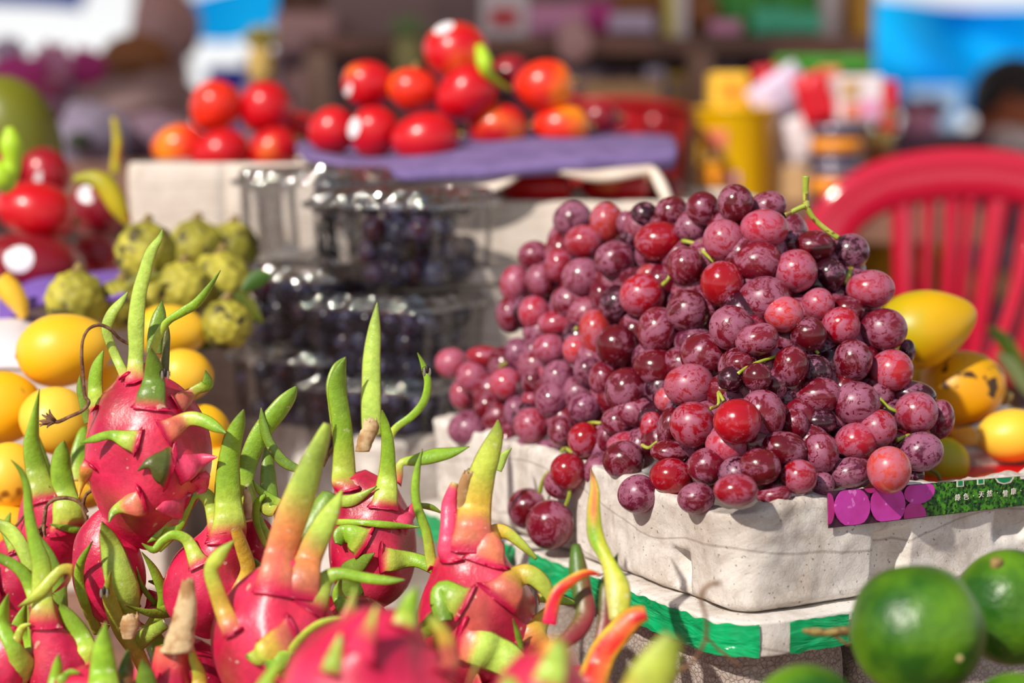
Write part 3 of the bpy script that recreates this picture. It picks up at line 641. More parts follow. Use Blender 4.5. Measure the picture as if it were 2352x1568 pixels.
def dragon(label, crop, prof, d, bracts, flat_=.92, tint=0.0, base_pt=None, extra=(), topcol=None, scales=0):
    s_ = CR[crop][2]; Q = [cpx(crop, p[0], p[1]) + (p[2] / s_,) for p in prof]
    n = 46; K = 44; sm = crom(Q, n); sd_ = random.random() * 30; ring = []
    for i, (x, y, hw) in enumerate(sm):
        c_ = P(x, y, d); ring.append((c_, max(hw, .6) * PXS(d)))
    V = []; TT = []
    for i, (c_, R_) in enumerate(ring):
        a = ring[max(i - 1, 0)][0]; b = ring[min(i + 1, n - 1)][0]; T = (b - a).normalized()
        X = Vector((0, 1, 0)).cross(T).normalized() * -1; Y = T.cross(X).normalized()
        if Y.y > 0: Y = -Y
        for k in range(K):
            an = 2 * math.pi * k / K; t = i / (n - 1)
            rr = R_ * (1 + .05 * math.sin(5 * an + sd_) * (1 - t) + .035 * noise.noise(Vector((math.cos(an) * 1.3, math.sin(an) * 1.3, t * 3 + sd_))))
            V.append(c_ + X * math.cos(an) * rr + Y * math.sin(an) * rr * flat_); TT.append(t)
    F = []
    for i in range(n - 1):
        for k in range(K): F.append((i * K + k, (i + 1) * K + k, (i + 1) * K + (k + 1) % K, i * K + (k + 1) % K))
    F.append(tuple(range(K))); F.append(tuple((n - 1) * K + k for k in range(K - 1, -1, -1)))
    bvh = BVHTree.FromPolygons([tuple(v) for v in V], F)
    info = []
    for br in bracts:
        cr_, pts, dz, mode, t0 = br[:5]; front = br[5] if len(br) > 5 else True
        x, y = cpx(cr_, pts[0][0], pts[0][1]); w_ = pts[0][2] / CR[cr_][2] * PXS(d)
        r = ray(x, y).normalized(); h = bvh.ray_cast(VIEW, r)
        if h[0] is not None and front: p0 = h[0]; nn = h[1]
        else:
            near_ = bvh.find_nearest(P(x, y, d)); p0 = near_[0]; nn = near_[1]
            if (P(x, y, d) - p0).length > .02: p0 = P(x, y, d)
        if nn.dot(Vector(p0) - ring[n // 2][0]) < 0: nn = -nn
        x2, y2 = cpx(cr_, pts[1][0], pts[1][1]); dv = (P(x2, y2, p0.y) - P(x, y, p0.y)).normalized()
        if front: info.append((p0, (nn * .5 + dv * .8).normalized(), w_, dv))
        d00 = p0.y + (0.003 if front else .012)
        info[-1:] = info[-1:]
        bract_info.append((cr_, pts, d00, dz, mode, t0, front))
    V2 = []
    tips = []
    for k in range(scales):
        t = .3 + .55 * (k + .5) / scales; i = int(t * (n - 1)); an = k * 2.4 + sd_; kk = int(an / (2 * math.pi) * K) % K
        v = V[i * K + kk]; nn = (v - ring[i][0]).normalized(); T = (ring[i - 2][0] - ring[i + 2][0]).normalized()
        tips.append((v, (nn * .7 + T * .7).normalized(), .014, T))
    for j, v in enumerate(V):
        off = Vector((0, 0, 0))
        for (p0, dr, w_, dv) in info + tips:
            q_ = v - p0; al = q_.dot(dv); rad = q_ - dv * al; sg = max(w_ * .62, .005)
            sl = sg * (2.4 if al < 0 else .8)
            f = math.exp(-(rad.length_squared / (sg * sg)) - (al * al) / (sl * sl)); off += dr * (min(w_, .03) * .42 * f)
        V2.append(v + off)
    root_loc = ring[-1][0] if base_pt is None else base_pt
    root = empty('dragon_fruit', root_loc, label, 'dragon fruit', 'pink dragon fruit piled at the front of the stall')
    CC = []
    for j, v in enumerate(V2):
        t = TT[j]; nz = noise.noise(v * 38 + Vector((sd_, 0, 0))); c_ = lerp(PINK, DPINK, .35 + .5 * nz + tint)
        c_ = lerp(c_, LPINK, max(0, .14 - .5 * nz) * .8); st = noise.noise(Vector((v.x * 320, v.y * 320, v.z * 40)))
        c_ = lerp(c_, LPINK, max(0, st) * .35 * (1 - t)); gz = noise.noise(v * 30 + Vector((9, sd_, 4))); c_ = lerp(c_, lerp(BRN, GRN, .3), max(0, gz - .28) * .8)
        if topcol is not None: c_ = lerp(topcol, c_, sst(.0, .35, t))
        for (p0, dr, w_, dv) in info:
            q_ = (v - p0).length; c_ = lerp(c_, lerp(ORG, LPINK, .5), .25 * math.exp(-q_ * q_ / (w_ * w_ * .5)))
        CC.append(tuple(max(0.0, min(1.0, q)) for q in c_))
    o = mobj('rind', V2, F, M['rind'], base=root.location, cols=CC); o.parent = root; o.location = (0, 0, 0)
    bvh2 = BVHTree.FromPolygons([tuple(v) for v in V2], F)
    for b in bract_info: bract_mesh(root, b[0], b[1], b[2], b[3], b[4], max(b[5], .2) if b[6] else b[5], bvh2 if b[6] else None, front=b[6])
    # small triangular scales whose tips stand off the rind
    for (v, dr, s1, T) in tips:
        h_ = bvh2.find_nearest(v + dr * .01)[0]; X = T.cross(dr).normalized(); A = []
        for u in range(6):
            t = u / 5; wd = .020 * (1 - t) ** 1.1 + .0006; pc = h_ + T * (.022 * t - .008) + dr * (.0015 + .007 * t * t)
            for k in range(6):
                a = 2 * math.pi * k / 6; A.append(pc + X * math.cos(a) * wd * .5 + X.cross(T) * math.sin(a) * (.0012 - .0007 * t) - X.cross(T) * 0)
        Fs = [(i * 6 + k, i * 6 + (k + 1) % 6, (i + 1) * 6 + (k + 1) % 6, (i + 1) * 6 + k) for i in range(5) for k in range(6)] + [tuple(range(5, -1, -1)), tuple(30 + k for k in range(6))]
        ccc = [lerp(lerp(PINK, LPINK, .3), LGRN, sst(.45, .9, (q // 6) / 5)) for q in range(36)]
        so = mobj('bract', A, Fs, M['bract'], base=root.location, cols=ccc); so.parent = root; so.location = (0, 0, 0)
    bract_info.clear()
    return root
bract_info = []
def dry_tube(parent, crop, pts, d, wpx, m=None, name='dried_stem', tuft=True, n=8):
    V = []; R_ = []
    for i, p in enumerate(pts):
        x, y = cpx(crop, p[0], p[1]); dd = d + (p[2] if len(p) > 2 else 0); V.append(P(x, y, dd)); R_.append(wpx / CR[crop][2] * .5 * PXS(d) * (1 + .3 * noise.noise(Vector((i * 3.1, wpx, 1)))))
    parts = [tube_vf(V, R_, n, len(pts) * 6)]
    if tuft:
        e_ = V[-1]; dv = (V[-1] - V[-2]).normalized()
        for k in range(14):
            q_ = (dv + Vector((random.uniform(-.9, .9), random.uniform(-.9, .9), random.uniform(-.9, .9)))).normalized() * random.uniform(.004, .009)
            parts.append(tube_vf([e_ - dv * .002, e_ + q_ * .6, e_ + q_ + Vector((0, 0, random.uniform(-.001, .001)))], [.0013, .0008, .0003], 5, 5))
    v, f = merge(*parts); o = mobj(name, v, f, m or M['dry'], base=parent.location); o.parent = parent; o.location = (0, 0, 0); return o
def tanpiece(parent, crop, pts, d, name='dried_husk'):
    s_ = CR[crop][2]; Q = [cpx(crop, p[0], p[1]) + (p[2] / s_,) for p in pts]; n = 18; sm = crom(Q, n); V, F = [], []; K = 14
    for i, (x, y, w_) in enumerate(sm):
        p = P(x, y, d); W_ = w_ * PXS(d); t = i / (n - 1)
        for k in range(K):
            a = 2 * math.pi * k / K; rg = 1 + .16 * noise.noise(Vector((math.cos(a) * 2, math.sin(a) * 2, t * 5 + x))); zo = noise.noise(Vector((k * 1.7, x, 1))) * .004 * sst(.7, 1, t)
            V.append(p + Vector((math.cos(a) * W_ * .5 * rg, math.sin(a) * W_ * .3 * rg, zo)))
    for i in range(n - 1):
        for k in range(K): F.append((i * K + k, i * K + (k + 1) % K, (i + 1) * K + (k + 1) % K, (i + 1) * K + k))
    F.append(tuple(range(K - 1, -1, -1)))
    # hollow, torn mouth
    m0 = len(V); pe = P(sm[-1][0], sm[-1][1] + 14, d); W_ = sm[-1][2] * PXS(d)
    for k in range(K): a = 2 * math.pi * k / K; V.append(pe + Vector((math.cos(a) * W_ * .36, math.sin(a) * W_ * .2, 0)))
    for k in range(K): F.append(((n - 1) * K + k, (n - 1) * K + (k + 1) % K, m0 + (k + 1) % K, m0 + k))
    F.append(tuple(m0 + k for k in range(K)))
    o = mobj(name, V, F, M['tan'], base=parent.location); o.parent = parent; o.location = (0, 0, 0); return o
g_ = 'g'
F1 = dragon('upright dragon fruit standing highest with a curling dried stem', 'Z',
    [(306, 845, 30), (312, 868, 52), (318, 900, 92), (325, 945, 122), (334, 1010, 143), (336, 1070, 145), (332, 1130, 128), (330, 1180, 98), (334, 1225, 58), (338, 1252, 24), (340, 1262, 4)], 1.13, [
    ('G', [(970, 1150, 110), (982, 950, 112), (980, 760, 125), (1000, 560, 112), (1040, 400, 100), (1085, 250, 88), (1150, 150, 50), (1172, 78, 6)], -.004, 'l', .18),
    ('G', [(890, 1120, 70), (800, 920, 66), (768, 800, 80), (800, 700, 84), (868, 610, 62), (922, 532, 8)], .0, 'l', .14),
    ('G', [(1080, 1000, 60), (1150, 830, 62), (1215, 740, 56), (1310, 680, 66), (1410, 618, 72), (1500, 510, 50), (1588, 378, 6)], -.006, g_, .02),
    ('G', [(1110, 980, 110), (1120, 840, 115), (1150, 700, 100), (1168, 598, 8)], .01, 'd', .05, False),
    ('G', [(1090, 1290, 200), (1110, 1140, 150), (1100, 1030, 100), (1085, 935, 10)], -.012, 'd', .24),
    ('G', [(690, 1340, 110), (685, 1180, 110), (705, 1060, 84), (745, 955, 10)], -.004, g_, .24),
    ('G', [(640, 1480, 70), (600, 1330, 66), (575, 1220, 50), (577, 1130, 8)], .0, 'd', .02, False),
    ('G', [(1310, 1320, 130), (1410, 1240, 74), (1492, 1196, 96), (1478, 1098, 8)], -.004, g_, .5),
    ('G', [(1230, 1520, 150), (1350, 1450, 110), (1450, 1455, 104), (1550, 1505, 80), (1632, 1552, 8)], -.010, g_, .42),
    ('G', [(1180, 1150, 70), (1192, 980, 60), (1202, 850, 50), (1206, 780, 20)], .006, 'x', 0, False),
    ('H', [(700, 260, 110), (600, 232, 56), (510, 252, 46), (435, 276, 6)], -.012, g_, .2),
    ('H', [(475, 420, 90), (442, 490, 44), (425, 572, 6)], -.004, 'o', .3),
    ('H', [(880, 400, 190), (805, 385, 70), (742, 425, 8)], -.006, 'x', .2),
    ('H', [(1010, 400, 150), (1100, 362, 66), (1172, 350, 8)], -.004, 'p', .5),
    ('H', [(730, 600, 150), (650, 620, 74), (605, 655, 40), (588, 704, 6)], -.01, g_, .5),
    ('H', [(960, 610, 150), (880, 625, 60), (842, 632, 8)], -.01, 'p', .8),
    ('H', [(960, 680, 110), (870, 762, 66), (795, 812, 8)], -.006, 'g', .55),
    ('H', [(1080, 470, 110), (1090, 520, 60), (1060, 548, 10)], -.004, 'p', .6)], tint=-.05)
dry_tube(F1, 'G', [(935, 910, .0), (860, 870, -.004), (790, 800, -.008), (715, 772, -.01), (640, 800, -.01), (597, 880, -.01), (588, 1000, -.01), (600, 1150, -.01), (610, 1275, -.012), (640, 1330, -.016), (590, 1390, -.018), (500, 1432, -.018), (420, 1468, -.018), (370, 1462, -.018)], 1.125, 26)
F2 = dragon('large front dragon fruit with a tall orange-flushed split crown', 'I',
    [(620, 900, 90), (610, 960, 120), (590, 1030, 190), (572, 1110, 262), (560, 1200, 322), (556, 1310, 352), (556, 1430, 350), (550, 1550, 310), (548, 1650, 230), (548, 1720, 110), (548, 1745, 10)], 1.05, [
    ('I', [(545, 1010, 190), (572, 870, 175), (620, 710, 180), (680, 550, 172), (738, 400, 140), (795, 260, 96), (828, 170, 50)], -.004, 'q', .36),
    ('I', [(690, 1030, 190), (722, 890, 162), (790, 750, 140), (850, 640, 100), (908, 526, 8)], -.010, 'q', .34),
    ('I', [(690, 960, 120), (740, 760, 140), (790, 640, 130), (840, 540, 90)], .012, 'd', .1, False),
    ('I', [(300, 1260, 110), (235, 1090, 92), (200, 960, 84), (245, 880, 80), (326, 798, 8)], -.004, 'y', .3),
    ('I', [(760, 1120, 150), (820, 1010, 100), (900, 978, 66), (1020, 1000, 62), (1150, 1015, 50), (1248, 1012, 6)], -.004, g_, .22),
    ('I', [(600, 1360, 210), (500, 1395, 150), (440, 1425, 110), (385, 1422, 10)], -.01, 'y', .4),
    ('I', [(560, 1400, 160), (545, 1460, 130), (490, 1470, 20)], -.012, g_, .1),
    ('I', [(596, 1530, 60), (620, 1420, 54), (690, 1320, 46), (790, 1245, 42), (912, 1214, 22)], -.022, 'y', .0),
    ('I', [(640, 1520, 110), (700, 1430, 96), (755, 1380, 60), (758, 1325, 8)], -.006, 'd', .1),
    ('I', [(860, 1320, 90), (800, 1370, 60), (770, 1400, 10)], -.004, 'p', .3)], tint=-.1)
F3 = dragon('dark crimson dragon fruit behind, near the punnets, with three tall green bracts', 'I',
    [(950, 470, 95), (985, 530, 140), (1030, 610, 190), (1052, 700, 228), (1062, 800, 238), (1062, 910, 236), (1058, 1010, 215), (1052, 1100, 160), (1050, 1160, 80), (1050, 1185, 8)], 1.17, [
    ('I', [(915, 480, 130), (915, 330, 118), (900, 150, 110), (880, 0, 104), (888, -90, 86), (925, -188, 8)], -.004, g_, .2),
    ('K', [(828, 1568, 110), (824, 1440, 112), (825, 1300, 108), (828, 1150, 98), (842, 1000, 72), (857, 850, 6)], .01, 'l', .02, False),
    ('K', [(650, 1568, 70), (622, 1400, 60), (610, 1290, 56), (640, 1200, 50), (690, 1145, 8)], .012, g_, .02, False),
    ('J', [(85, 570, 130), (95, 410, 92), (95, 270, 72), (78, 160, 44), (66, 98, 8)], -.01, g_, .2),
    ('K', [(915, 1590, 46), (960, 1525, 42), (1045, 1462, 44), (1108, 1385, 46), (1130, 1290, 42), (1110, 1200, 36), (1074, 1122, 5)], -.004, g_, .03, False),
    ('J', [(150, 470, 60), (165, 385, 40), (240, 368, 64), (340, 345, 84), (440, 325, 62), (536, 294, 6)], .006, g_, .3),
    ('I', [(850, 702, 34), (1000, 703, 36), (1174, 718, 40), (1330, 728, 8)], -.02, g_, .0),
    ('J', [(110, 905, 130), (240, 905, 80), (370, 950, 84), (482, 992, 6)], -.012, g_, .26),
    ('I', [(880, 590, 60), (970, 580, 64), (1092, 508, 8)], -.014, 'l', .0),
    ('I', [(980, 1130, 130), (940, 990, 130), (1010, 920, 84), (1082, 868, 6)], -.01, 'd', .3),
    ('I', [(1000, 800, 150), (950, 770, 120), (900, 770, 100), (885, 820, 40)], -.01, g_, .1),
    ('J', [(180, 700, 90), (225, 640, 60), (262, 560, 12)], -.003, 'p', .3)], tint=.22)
tanpiece(F3, 'I', [(1015, 320, 80), (1040, 240, 96), (1060, 190, 92), (1058, 150, 70)], 1.162)
dry_tube(F3, 'I', [(800, 400), (825, 350), (860, 300)], 1.175, 22, tuft=False)
F4 = dragon('flask-shaped dragon fruit with one fat green spike beside the foam box', 'J',
    [(505, 640, 96), (500, 740, 112), (500, 840, 124), (525, 930, 190), (545, 1020, 262), (565, 1130, 312), (580, 1250, 322), (596, 1360, 318), (612, 1460, 268), (618, 1540, 170), (620, 1600, 70), (620, 1625, 6)], 1.09, [
    ('J', [(555, 800, 210), (558, 690, 196), (570, 580, 180), (600, 450, 152), (640, 340, 124), (680, 230, 76), (690, 148, 8)], -.004, 'y', .36),
    ('J', [(425, 860, 120), (424, 720, 96), (428, 600, 84), (456, 490, 40)], .0, 'p', .85),
    ('J', [(640, 870, 170), (668, 770, 120), (730, 755, 72), (820, 825, 52), (898, 900, 20)], -.004, 'y', .46),
    ('J', [(730, 1080, 200), (790, 1000, 130), (865, 985, 112), (945, 1055, 86), (1008, 1208, 8)], -.008, 'y', .4),
    ('J', [(470, 1120, 160), (400, 1080, 140), (385, 1140, 130), (400, 1235, 96)], -.014, g_, .1),
    ('J', [(540, 1360, 200), (650, 1400, 210), (760, 1460, 190), (850, 1580, 130)], -.014, 'l', .36),
    ('J', [(940, 1110, 50), (1040, 1124, 50), (1132, 1143, 6)], .0, g_, .02),
    ('J', [(330, 930, 60), (304, 760, 54), (248, 590, 50), (250, 440, 42), (282, 306, 5)], .004, g_, .06),
    ('J', [(268, 610, 30), (330, 622, 34), (392, 656, 6)], .004, 'd', .0, False),
    ('J', [(684, 420, 56), (715, 355, 54), (762, 303, 6)], .006, 'l', .0, False),
    ('J', [(818, 1420, 30), (800, 1320, 38), (770, 1222, 6)], -.02, 'd', .0),
    ('J', [(880, 1330, 170), (920, 1240, 110), (975, 1160, 50), (990, 1090, 10)], .002, 'o', .1),
    ('J', [(290, 1300, 90), (330, 1240, 80), (345, 1170, 10)], -.01, g_, .1)], tint=.05)
tanpiece(F4, 'J', [(485, 820, 40), (492, 640, 50), (508, 500, 66), (536, 425, 60)], 1.083)
F6 = dragon('dragon fruit behind the big front one, tall green horn with black specks', 'I',
    [(298, 650, 70), (292, 720, 84), (270, 790, 118), (232, 880, 176), (195, 970, 222), (178, 1070, 242), (178, 1170, 220), (182, 1250, 150), (184, 1310, 60), (184, 1330, 8)], 1.12, [
    ('I', [(298, 740, 180), (292, 620, 156), (288, 500, 140), (296, 370, 120), (318, 250, 104), (350, 165, 72), (376, 93, 8)], -.004, g_, .16),
    ('I', [(420, 620, 90), (385, 500, 90), (400, 380, 104), (460, 235, 112), (560, 100, 112), (630, 15, 76), (660, -30, 14)], .012, g_, .02, False),
    ('I', [(520, 640, 100), (508, 500, 92), (505, 380, 74), (500, 300, 30)], .014, 'd', .02, False),
    ('I', [(665, 415, 44), (585, 372, 60), (514, 275, 56), (480, 175, 50), (469, 83, 6)], .004, 'd', .02, False),
    ('I', [(220, 730, 80), (205, 610, 90), (150, 545, 76), (95, 560, 66), (50, 640, 80), (5, 720, 96), (-50, 800, 70), (-80, 860, 20)], -.004, g_, .12),
    ('I', [(120, 900, 90), (70, 800, 66), (0, 770, 56), (-60, 800, 50), (-110, 850, 44), (-175, 815, 6)], -.006, g_, .16),
    ('I', [(345, 1080, 80), (398, 960, 84), (370, 850, 80), (330, 735, 60)], -.014, 'o', .2),
    ('I', [(500, 830, 44), (445, 700, 40), (450, 600, 40), (492, 555, 20)], -.004, g_, .02, False),
    ('I', [(520, 800, 40), (455, 660, 34), (470, 570, 28)], .0, g_, .02, False),
    ('I', [(545, 640, 70), (510, 620, 100), (500, 590, 60)], .0, 'y', .0, False),
    ('I', [(570, 600, 46), (470, 540, 44), (424, 474, 6)], -.002, g_, .0, False),
    ('I', [(430, 1000, 70), (455, 950, 60), (410, 880, 10)], .0, 'd', .1, False)], tint=.05)
tanpiece(F6, 'I', [(395, 680, 40), (400, 590, 44), (385, 520, 30)], 1.125)
F6b = dragon('small shaded dragon fruit wedged behind the orange-crowned one', 'I',
    [(430, 690, 50), (440, 740, 90), (445, 820, 118), (440, 920, 110), (430, 990, 60), (428, 1010, 6)], 1.15, [
    ('I', [(600, 760, 70), (560, 650, 50), (545, 540, 12)], .0, 'd', .1, False)], tint=.2)
F7 = dragon('pale pink dragon fruit against the mangoes, with a dried flower stem looped over it', 'H',
    [(215, 480, 60), (235, 530, 112), (262, 610, 165), (284, 700, 192), (296, 800, 192), (300, 890, 150), (302, 950, 80), (302, 975, 6)], 1.20, [
    ('H', [(222, 530, 140), (192, 400, 120), (170, 280, 92), (185, 150, 52), (213, -16, 5)], -.004, g_, .1),
    ('H', [(262, 480, 60), (236, 380, 60), (200, 260, 40), (190, 200, 12)], .0, 'd', .04, False),
    ('H', [(372, 680, 170), (342, 520, 132), (328, 400, 112), (335, 320, 80), (346, 262, 6)], -.006, g_, .12),
    ('H', [(430, 480, 90), (432, 340, 100), (455, 220, 70), (470, 190, 20)], .02, g_, .05, False),
    ('H', [(455, 720, 70), (380, 735, 50), (268, 712, 6)], -.016, g_, .2)], tint=-.05)
dry_tube(F7, 'H', [(520, 690, 0), (505, 722, 0), (470, 690, 0), (448, 620, 0), (460, 560, 0), (495, 530, .004)], 1.165, 20, tuft=False)
dry_tube(F7, 'H', [(470, 650, 0), (430, 595, 0), (370, 572, 0), (300, 576, 0), (255, 610, 0), (243, 660, 0), (238, 700, 0), (230, 730, 0)], 1.165, 22)
dry_tube(F7, 'H', [(270, 508, 0), (215, 550, 0), (170, 612, 0), (120, 680, 0), (84, 724, 0)], 1.185, 18, tuft=False)
F8 = dragon('dragon fruit below the upright one, hidden behind a broad pale green bract', 'H',
    [(590, 640, 50), (575, 700, 100), (560, 800, 160), (575, 900, 190), (590, 1000, 200), (600, 1100, 180), (600, 1190, 120), (600, 1250, 50), (600, 1270, 6)], 1.13, [
    ('H', [(690, 1240, 110), (668, 1090, 180), (628, 940, 160), (588, 800, 104), (550, 698, 6)], -.03, 'l', .0),
    ('H', [(800, 1560, 60), (745, 1420, 84), (650, 1270, 92), (592, 1120, 78), (585, 1040, 44), (598, 968, 6)], -.045, 'y', .06),
    ('H', [(535, 1310, 60), (480, 1180, 64), (432, 1050, 56), (432, 930, 50), (500, 803, 5)], -.035, g_, .02),
    ('H', [(820, 1270, 80), (880, 1130, 64), (840, 980, 52), (764, 862, 5)], -.02, g_, .04),
    ('H', [(836, 1140, 26), (765, 1045, 30), (738, 942, 5)], -.018, 'd', .0),
    ('H', [(930, 1170, 80), (820, 1192, 50), (672, 1148, 5)], -.03, 'd', .0),
    ('H', [(700, 1380, 110), (780, 1320, 90), (890, 1250, 60)], -.03, 'l', .05),
    ('H', [(930, 950, 90), (960, 1000, 60), (890, 1030, 60), (800, 1020, 10)], .0, 'd', .0, False)], tint=.0)
tanpiece(F8, 'H', [(690, 1330, 60), (700, 1260, 110), (705, 1200, 80)], 1.08)
F9 = dragon('slender-necked dragon fruit low in the corner with long arching green bracts', 'H',
    [(222, 1120, 56), (232, 1180, 76), (262, 1280, 108), (300, 1370, 150), (335, 1470, 190), (350, 1580, 200), (352, 1680, 130), (352, 1730, 10)], 1.07, [
    ('H', [(232, 1220, 130), (226, 1070, 112), (222, 930, 104), (185, 800, 76), (155, 640, 56), (145, 520, 44), (115, 430, 30), (58, 364, 4)], -.004, g_, .08),
    ('H', [(190, 1000, 80), (125, 850, 80), (60, 755, 86), (-30, 700, 60)], .004, 'l', .0, False),
    ('H', [(190, 1110, 80), (135, 990, 72), (70, 930, 60), (-30, 880, 50)], -.002, g_, .0),
    ('H', [(306, 1260, 120), (318, 1130, 96), (306, 1000, 80), (262, 870, 56), (210, 770, 8)], .006, 'd', .14, False),
    ('H', [(180, 1440, 54), (170, 1280, 46), (160, 1120, 30)], .0, g_, .0, False),
    ('H', [(405, 962, 60), (330, 960, 60), (235, 1060, 66), (165, 1120, 44), (98, 1157, 5)], -.02, 'y', .1),
    ('H', [(480, 1420, 110), (420, 1290, 110), (352, 1190, 70), (325, 1138, 6)], -.004, g_, .16)], tint=.0, topcol=MAR)
F10 = dragon('dragon fruit cut by the frame beside the slender-necked one', 'H',
    [(60, 1260, 30), (50, 1330, 70), (30, 1420, 112), (10, 1520, 130), (5, 1620, 100), (5, 1680, 10)], 1.06, [
    ('H', [(150, 1520, 140), (75, 1380, 96), (25, 1280, 82), (20, 1180, 66), (46, 1085, 6)], -.01, g_, .12),
    ('H', [(90, 1340, 50), (120, 1270, 40), (170, 1250, 10)], -.004, 'y', .0)], tint=.05)
F15 = dragon('pink dragon fruit whose green spikes rise at the very bottom of the pile', 'H',
    [(520, 1500, 70), (500, 1560, 150), (480, 1640, 190), (470, 1740, 150), (470, 1800, 10)], 1.01, [
    ('H', [(562, 1640, 190), (555, 1500, 150), (555, 1380, 110), (570, 1236, 6)], -.004, g_, .02),
    ('H', [(660, 1640, 110), (680, 1500, 90), (690, 1390, 20)], .0, 'r', .2),
    ('H', [(790, 1640, 140), (785, 1530, 100), (765, 1440, 6)], -.004, 'd', .02),
    ('H', [(285, 1600, 70), (308, 1490, 62), (316, 1412, 6)], -.01, g_, .1),
    ('H', [(330, 1560, 60), (380, 1510, 40), (430, 1515, 10)], -.01, g_, .1)], tint=.0)
F11 = dragon('dragon fruit with a cut crown and a hollow tan husk sticking up', 'H',
    [(925, 1385, 86), (920, 1450, 98), (915, 1530, 112), (905, 1600, 160), (900, 1680, 200), (900, 1780, 150), (900, 1830, 10)], 1.04, [
    ('H', [(1070, 1640, 110), (1075, 1530, 80), (1040, 1430, 52), (1024, 1310, 5)], -.01, 'y', .34),
    ('H', [(1180, 1400, 70), (1180, 1300, 60), (1170, 1210, 10)], .02, 'd', .0, False)], tint=-.1, topcol=lerp(ORG, LPINK, .3))
tanpiece(F11, 'H', [(950, 1400, 190), (985, 1270, 150), (1005, 1140, 116), (1012, 1010, 60)], 1.03)
F5 = dragon('blurred dragon fruit nearest the camera at the bottom', 'Z',
    [(905, 1408, 42), (900, 1424, 76), (886, 1460, 108), (866, 1510, 160), (850, 1570, 206), (846, 1640, 210), (846, 1700, 150), (846, 1740, 20)], .87, [
    ('J', [(190, 1230, 120), (215, 1140, 104), (240, 1080, 56), (252, 1040, 6)], .0, g_, .1),
    ('J', [(400, 1450, 170), (395, 1340, 130), (345, 1250, 90), (330, 1200, 20)], .0, 'y', .5),
    ('I', [(470, 1620, 90), (540, 1500, 60), (590, 1440, 20)], .0, g_, .1), ('I', [(850, 1480, 100), (880, 1380, 70), (900, 1290, 6)], .0, 'l', .1)], tint=-.15, scales=4)
F14 = dragon('blurred orange-flushed dragon fruit crown at the bottom, out of focus', 'Z',
    [(1272, 1466, 20), (1274, 1500, 48), (1262, 1540, 90), (1252, 1600, 120), (1250, 1680, 90), (1250, 1710, 10)], .80, [
    ('Z', [(1265, 1550, 70), (1280, 1500, 50), (1285, 1468, 20)], .0, 'l', .1),
    ('Z', [(1430, 1680, 90), (1475, 1590, 106), (1515, 1520, 96), (1548, 1462, 50)], .0, 'y', .2, False),
    ('Z', [(1200, 1640, 60), (1170, 1575, 50), (1150, 1560, 10)], .0, 'l', .1)], tint=-.1, topcol=lerp(ORG, YEL, .4))
F13 = dragon('dragon fruit lying low against the foam box, loose red and green bracts', 'J',
    [(1080, 1500, 60), (1110, 1560, 130), (1150, 1650, 190), (1160, 1760, 170), (1160, 1830, 20)], 1.0, [
    ('J', [(1010, 1370, 70), (1110, 1290, 100), (1160, 1190, 110), (1140, 1060, 110), (1120, 940, 104), (1108, 820, 50)], .03, 'r', .1, False),
    ('J', [(965, 1250, 80), (1000, 1100, 74), (1080, 1020, 62), (1170, 975, 46), (1240, 985, 12)], .01, 'R', .1, False),
    ('J', [(1340, 1230, 110), (1335, 1060, 140), (1280, 910, 80), (1218, 780, 92), (1205, 640, 76), (1210, 520, 54), (1188, 408, 5)], .06, 'T', .0, False),
    ('J', [(1225, 1400, 70), (1268, 1250, 84), (1278, 1060, 84), (1310, 950, 56), (1336, 866, 5)], .03, 'r', .1, False),
    ('J', [(1190, 1590, 170), (1250, 1420, 156), (1335, 1300, 142), (1420, 1215, 124), (1490, 1190, 84)], .0, 'R', .3),
    ('J', [(960, 1640, 90), (1060, 1560, 50), (1150, 1490, 20)], .0, 'g', .0, False)], tint=-.1)
dry_tube(F13, 'Z', [(1655, 1338, 0), (1625, 1345, 0), (1610, 1372, 0), (1622, 1420, 0), (1620, 1470, 0), (1590, 1520, 0), (1550, 1545, 0)], .93, 10)
dry_tube(F13, 'Z', [(1622, 1462, 0), (1650, 1490, 0), (1690, 1520, 0), (1698, 1530, 0)], .985, 6, tuft=False)

# a lower layer that carries the pile
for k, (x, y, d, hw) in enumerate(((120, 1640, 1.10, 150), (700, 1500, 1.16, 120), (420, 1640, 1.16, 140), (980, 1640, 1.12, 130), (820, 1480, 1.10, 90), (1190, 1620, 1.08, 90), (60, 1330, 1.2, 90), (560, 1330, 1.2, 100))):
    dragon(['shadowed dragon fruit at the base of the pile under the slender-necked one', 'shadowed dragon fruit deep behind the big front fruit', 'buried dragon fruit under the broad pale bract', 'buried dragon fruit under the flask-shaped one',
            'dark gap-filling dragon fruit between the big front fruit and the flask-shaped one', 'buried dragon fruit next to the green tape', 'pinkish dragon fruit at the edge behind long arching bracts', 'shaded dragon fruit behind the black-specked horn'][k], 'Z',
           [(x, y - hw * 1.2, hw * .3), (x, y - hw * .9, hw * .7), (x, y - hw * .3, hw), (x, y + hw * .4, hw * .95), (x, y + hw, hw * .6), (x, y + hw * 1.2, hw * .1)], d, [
           ('Z', [(x - hw * .3, y - hw * .9, hw * .4), (x - hw * .5, y - hw * 1.3, hw * .3), (x - hw * .4, y - hw * 1.7, 4)], .0, 'g', .15)], tint=.25, scales=3)
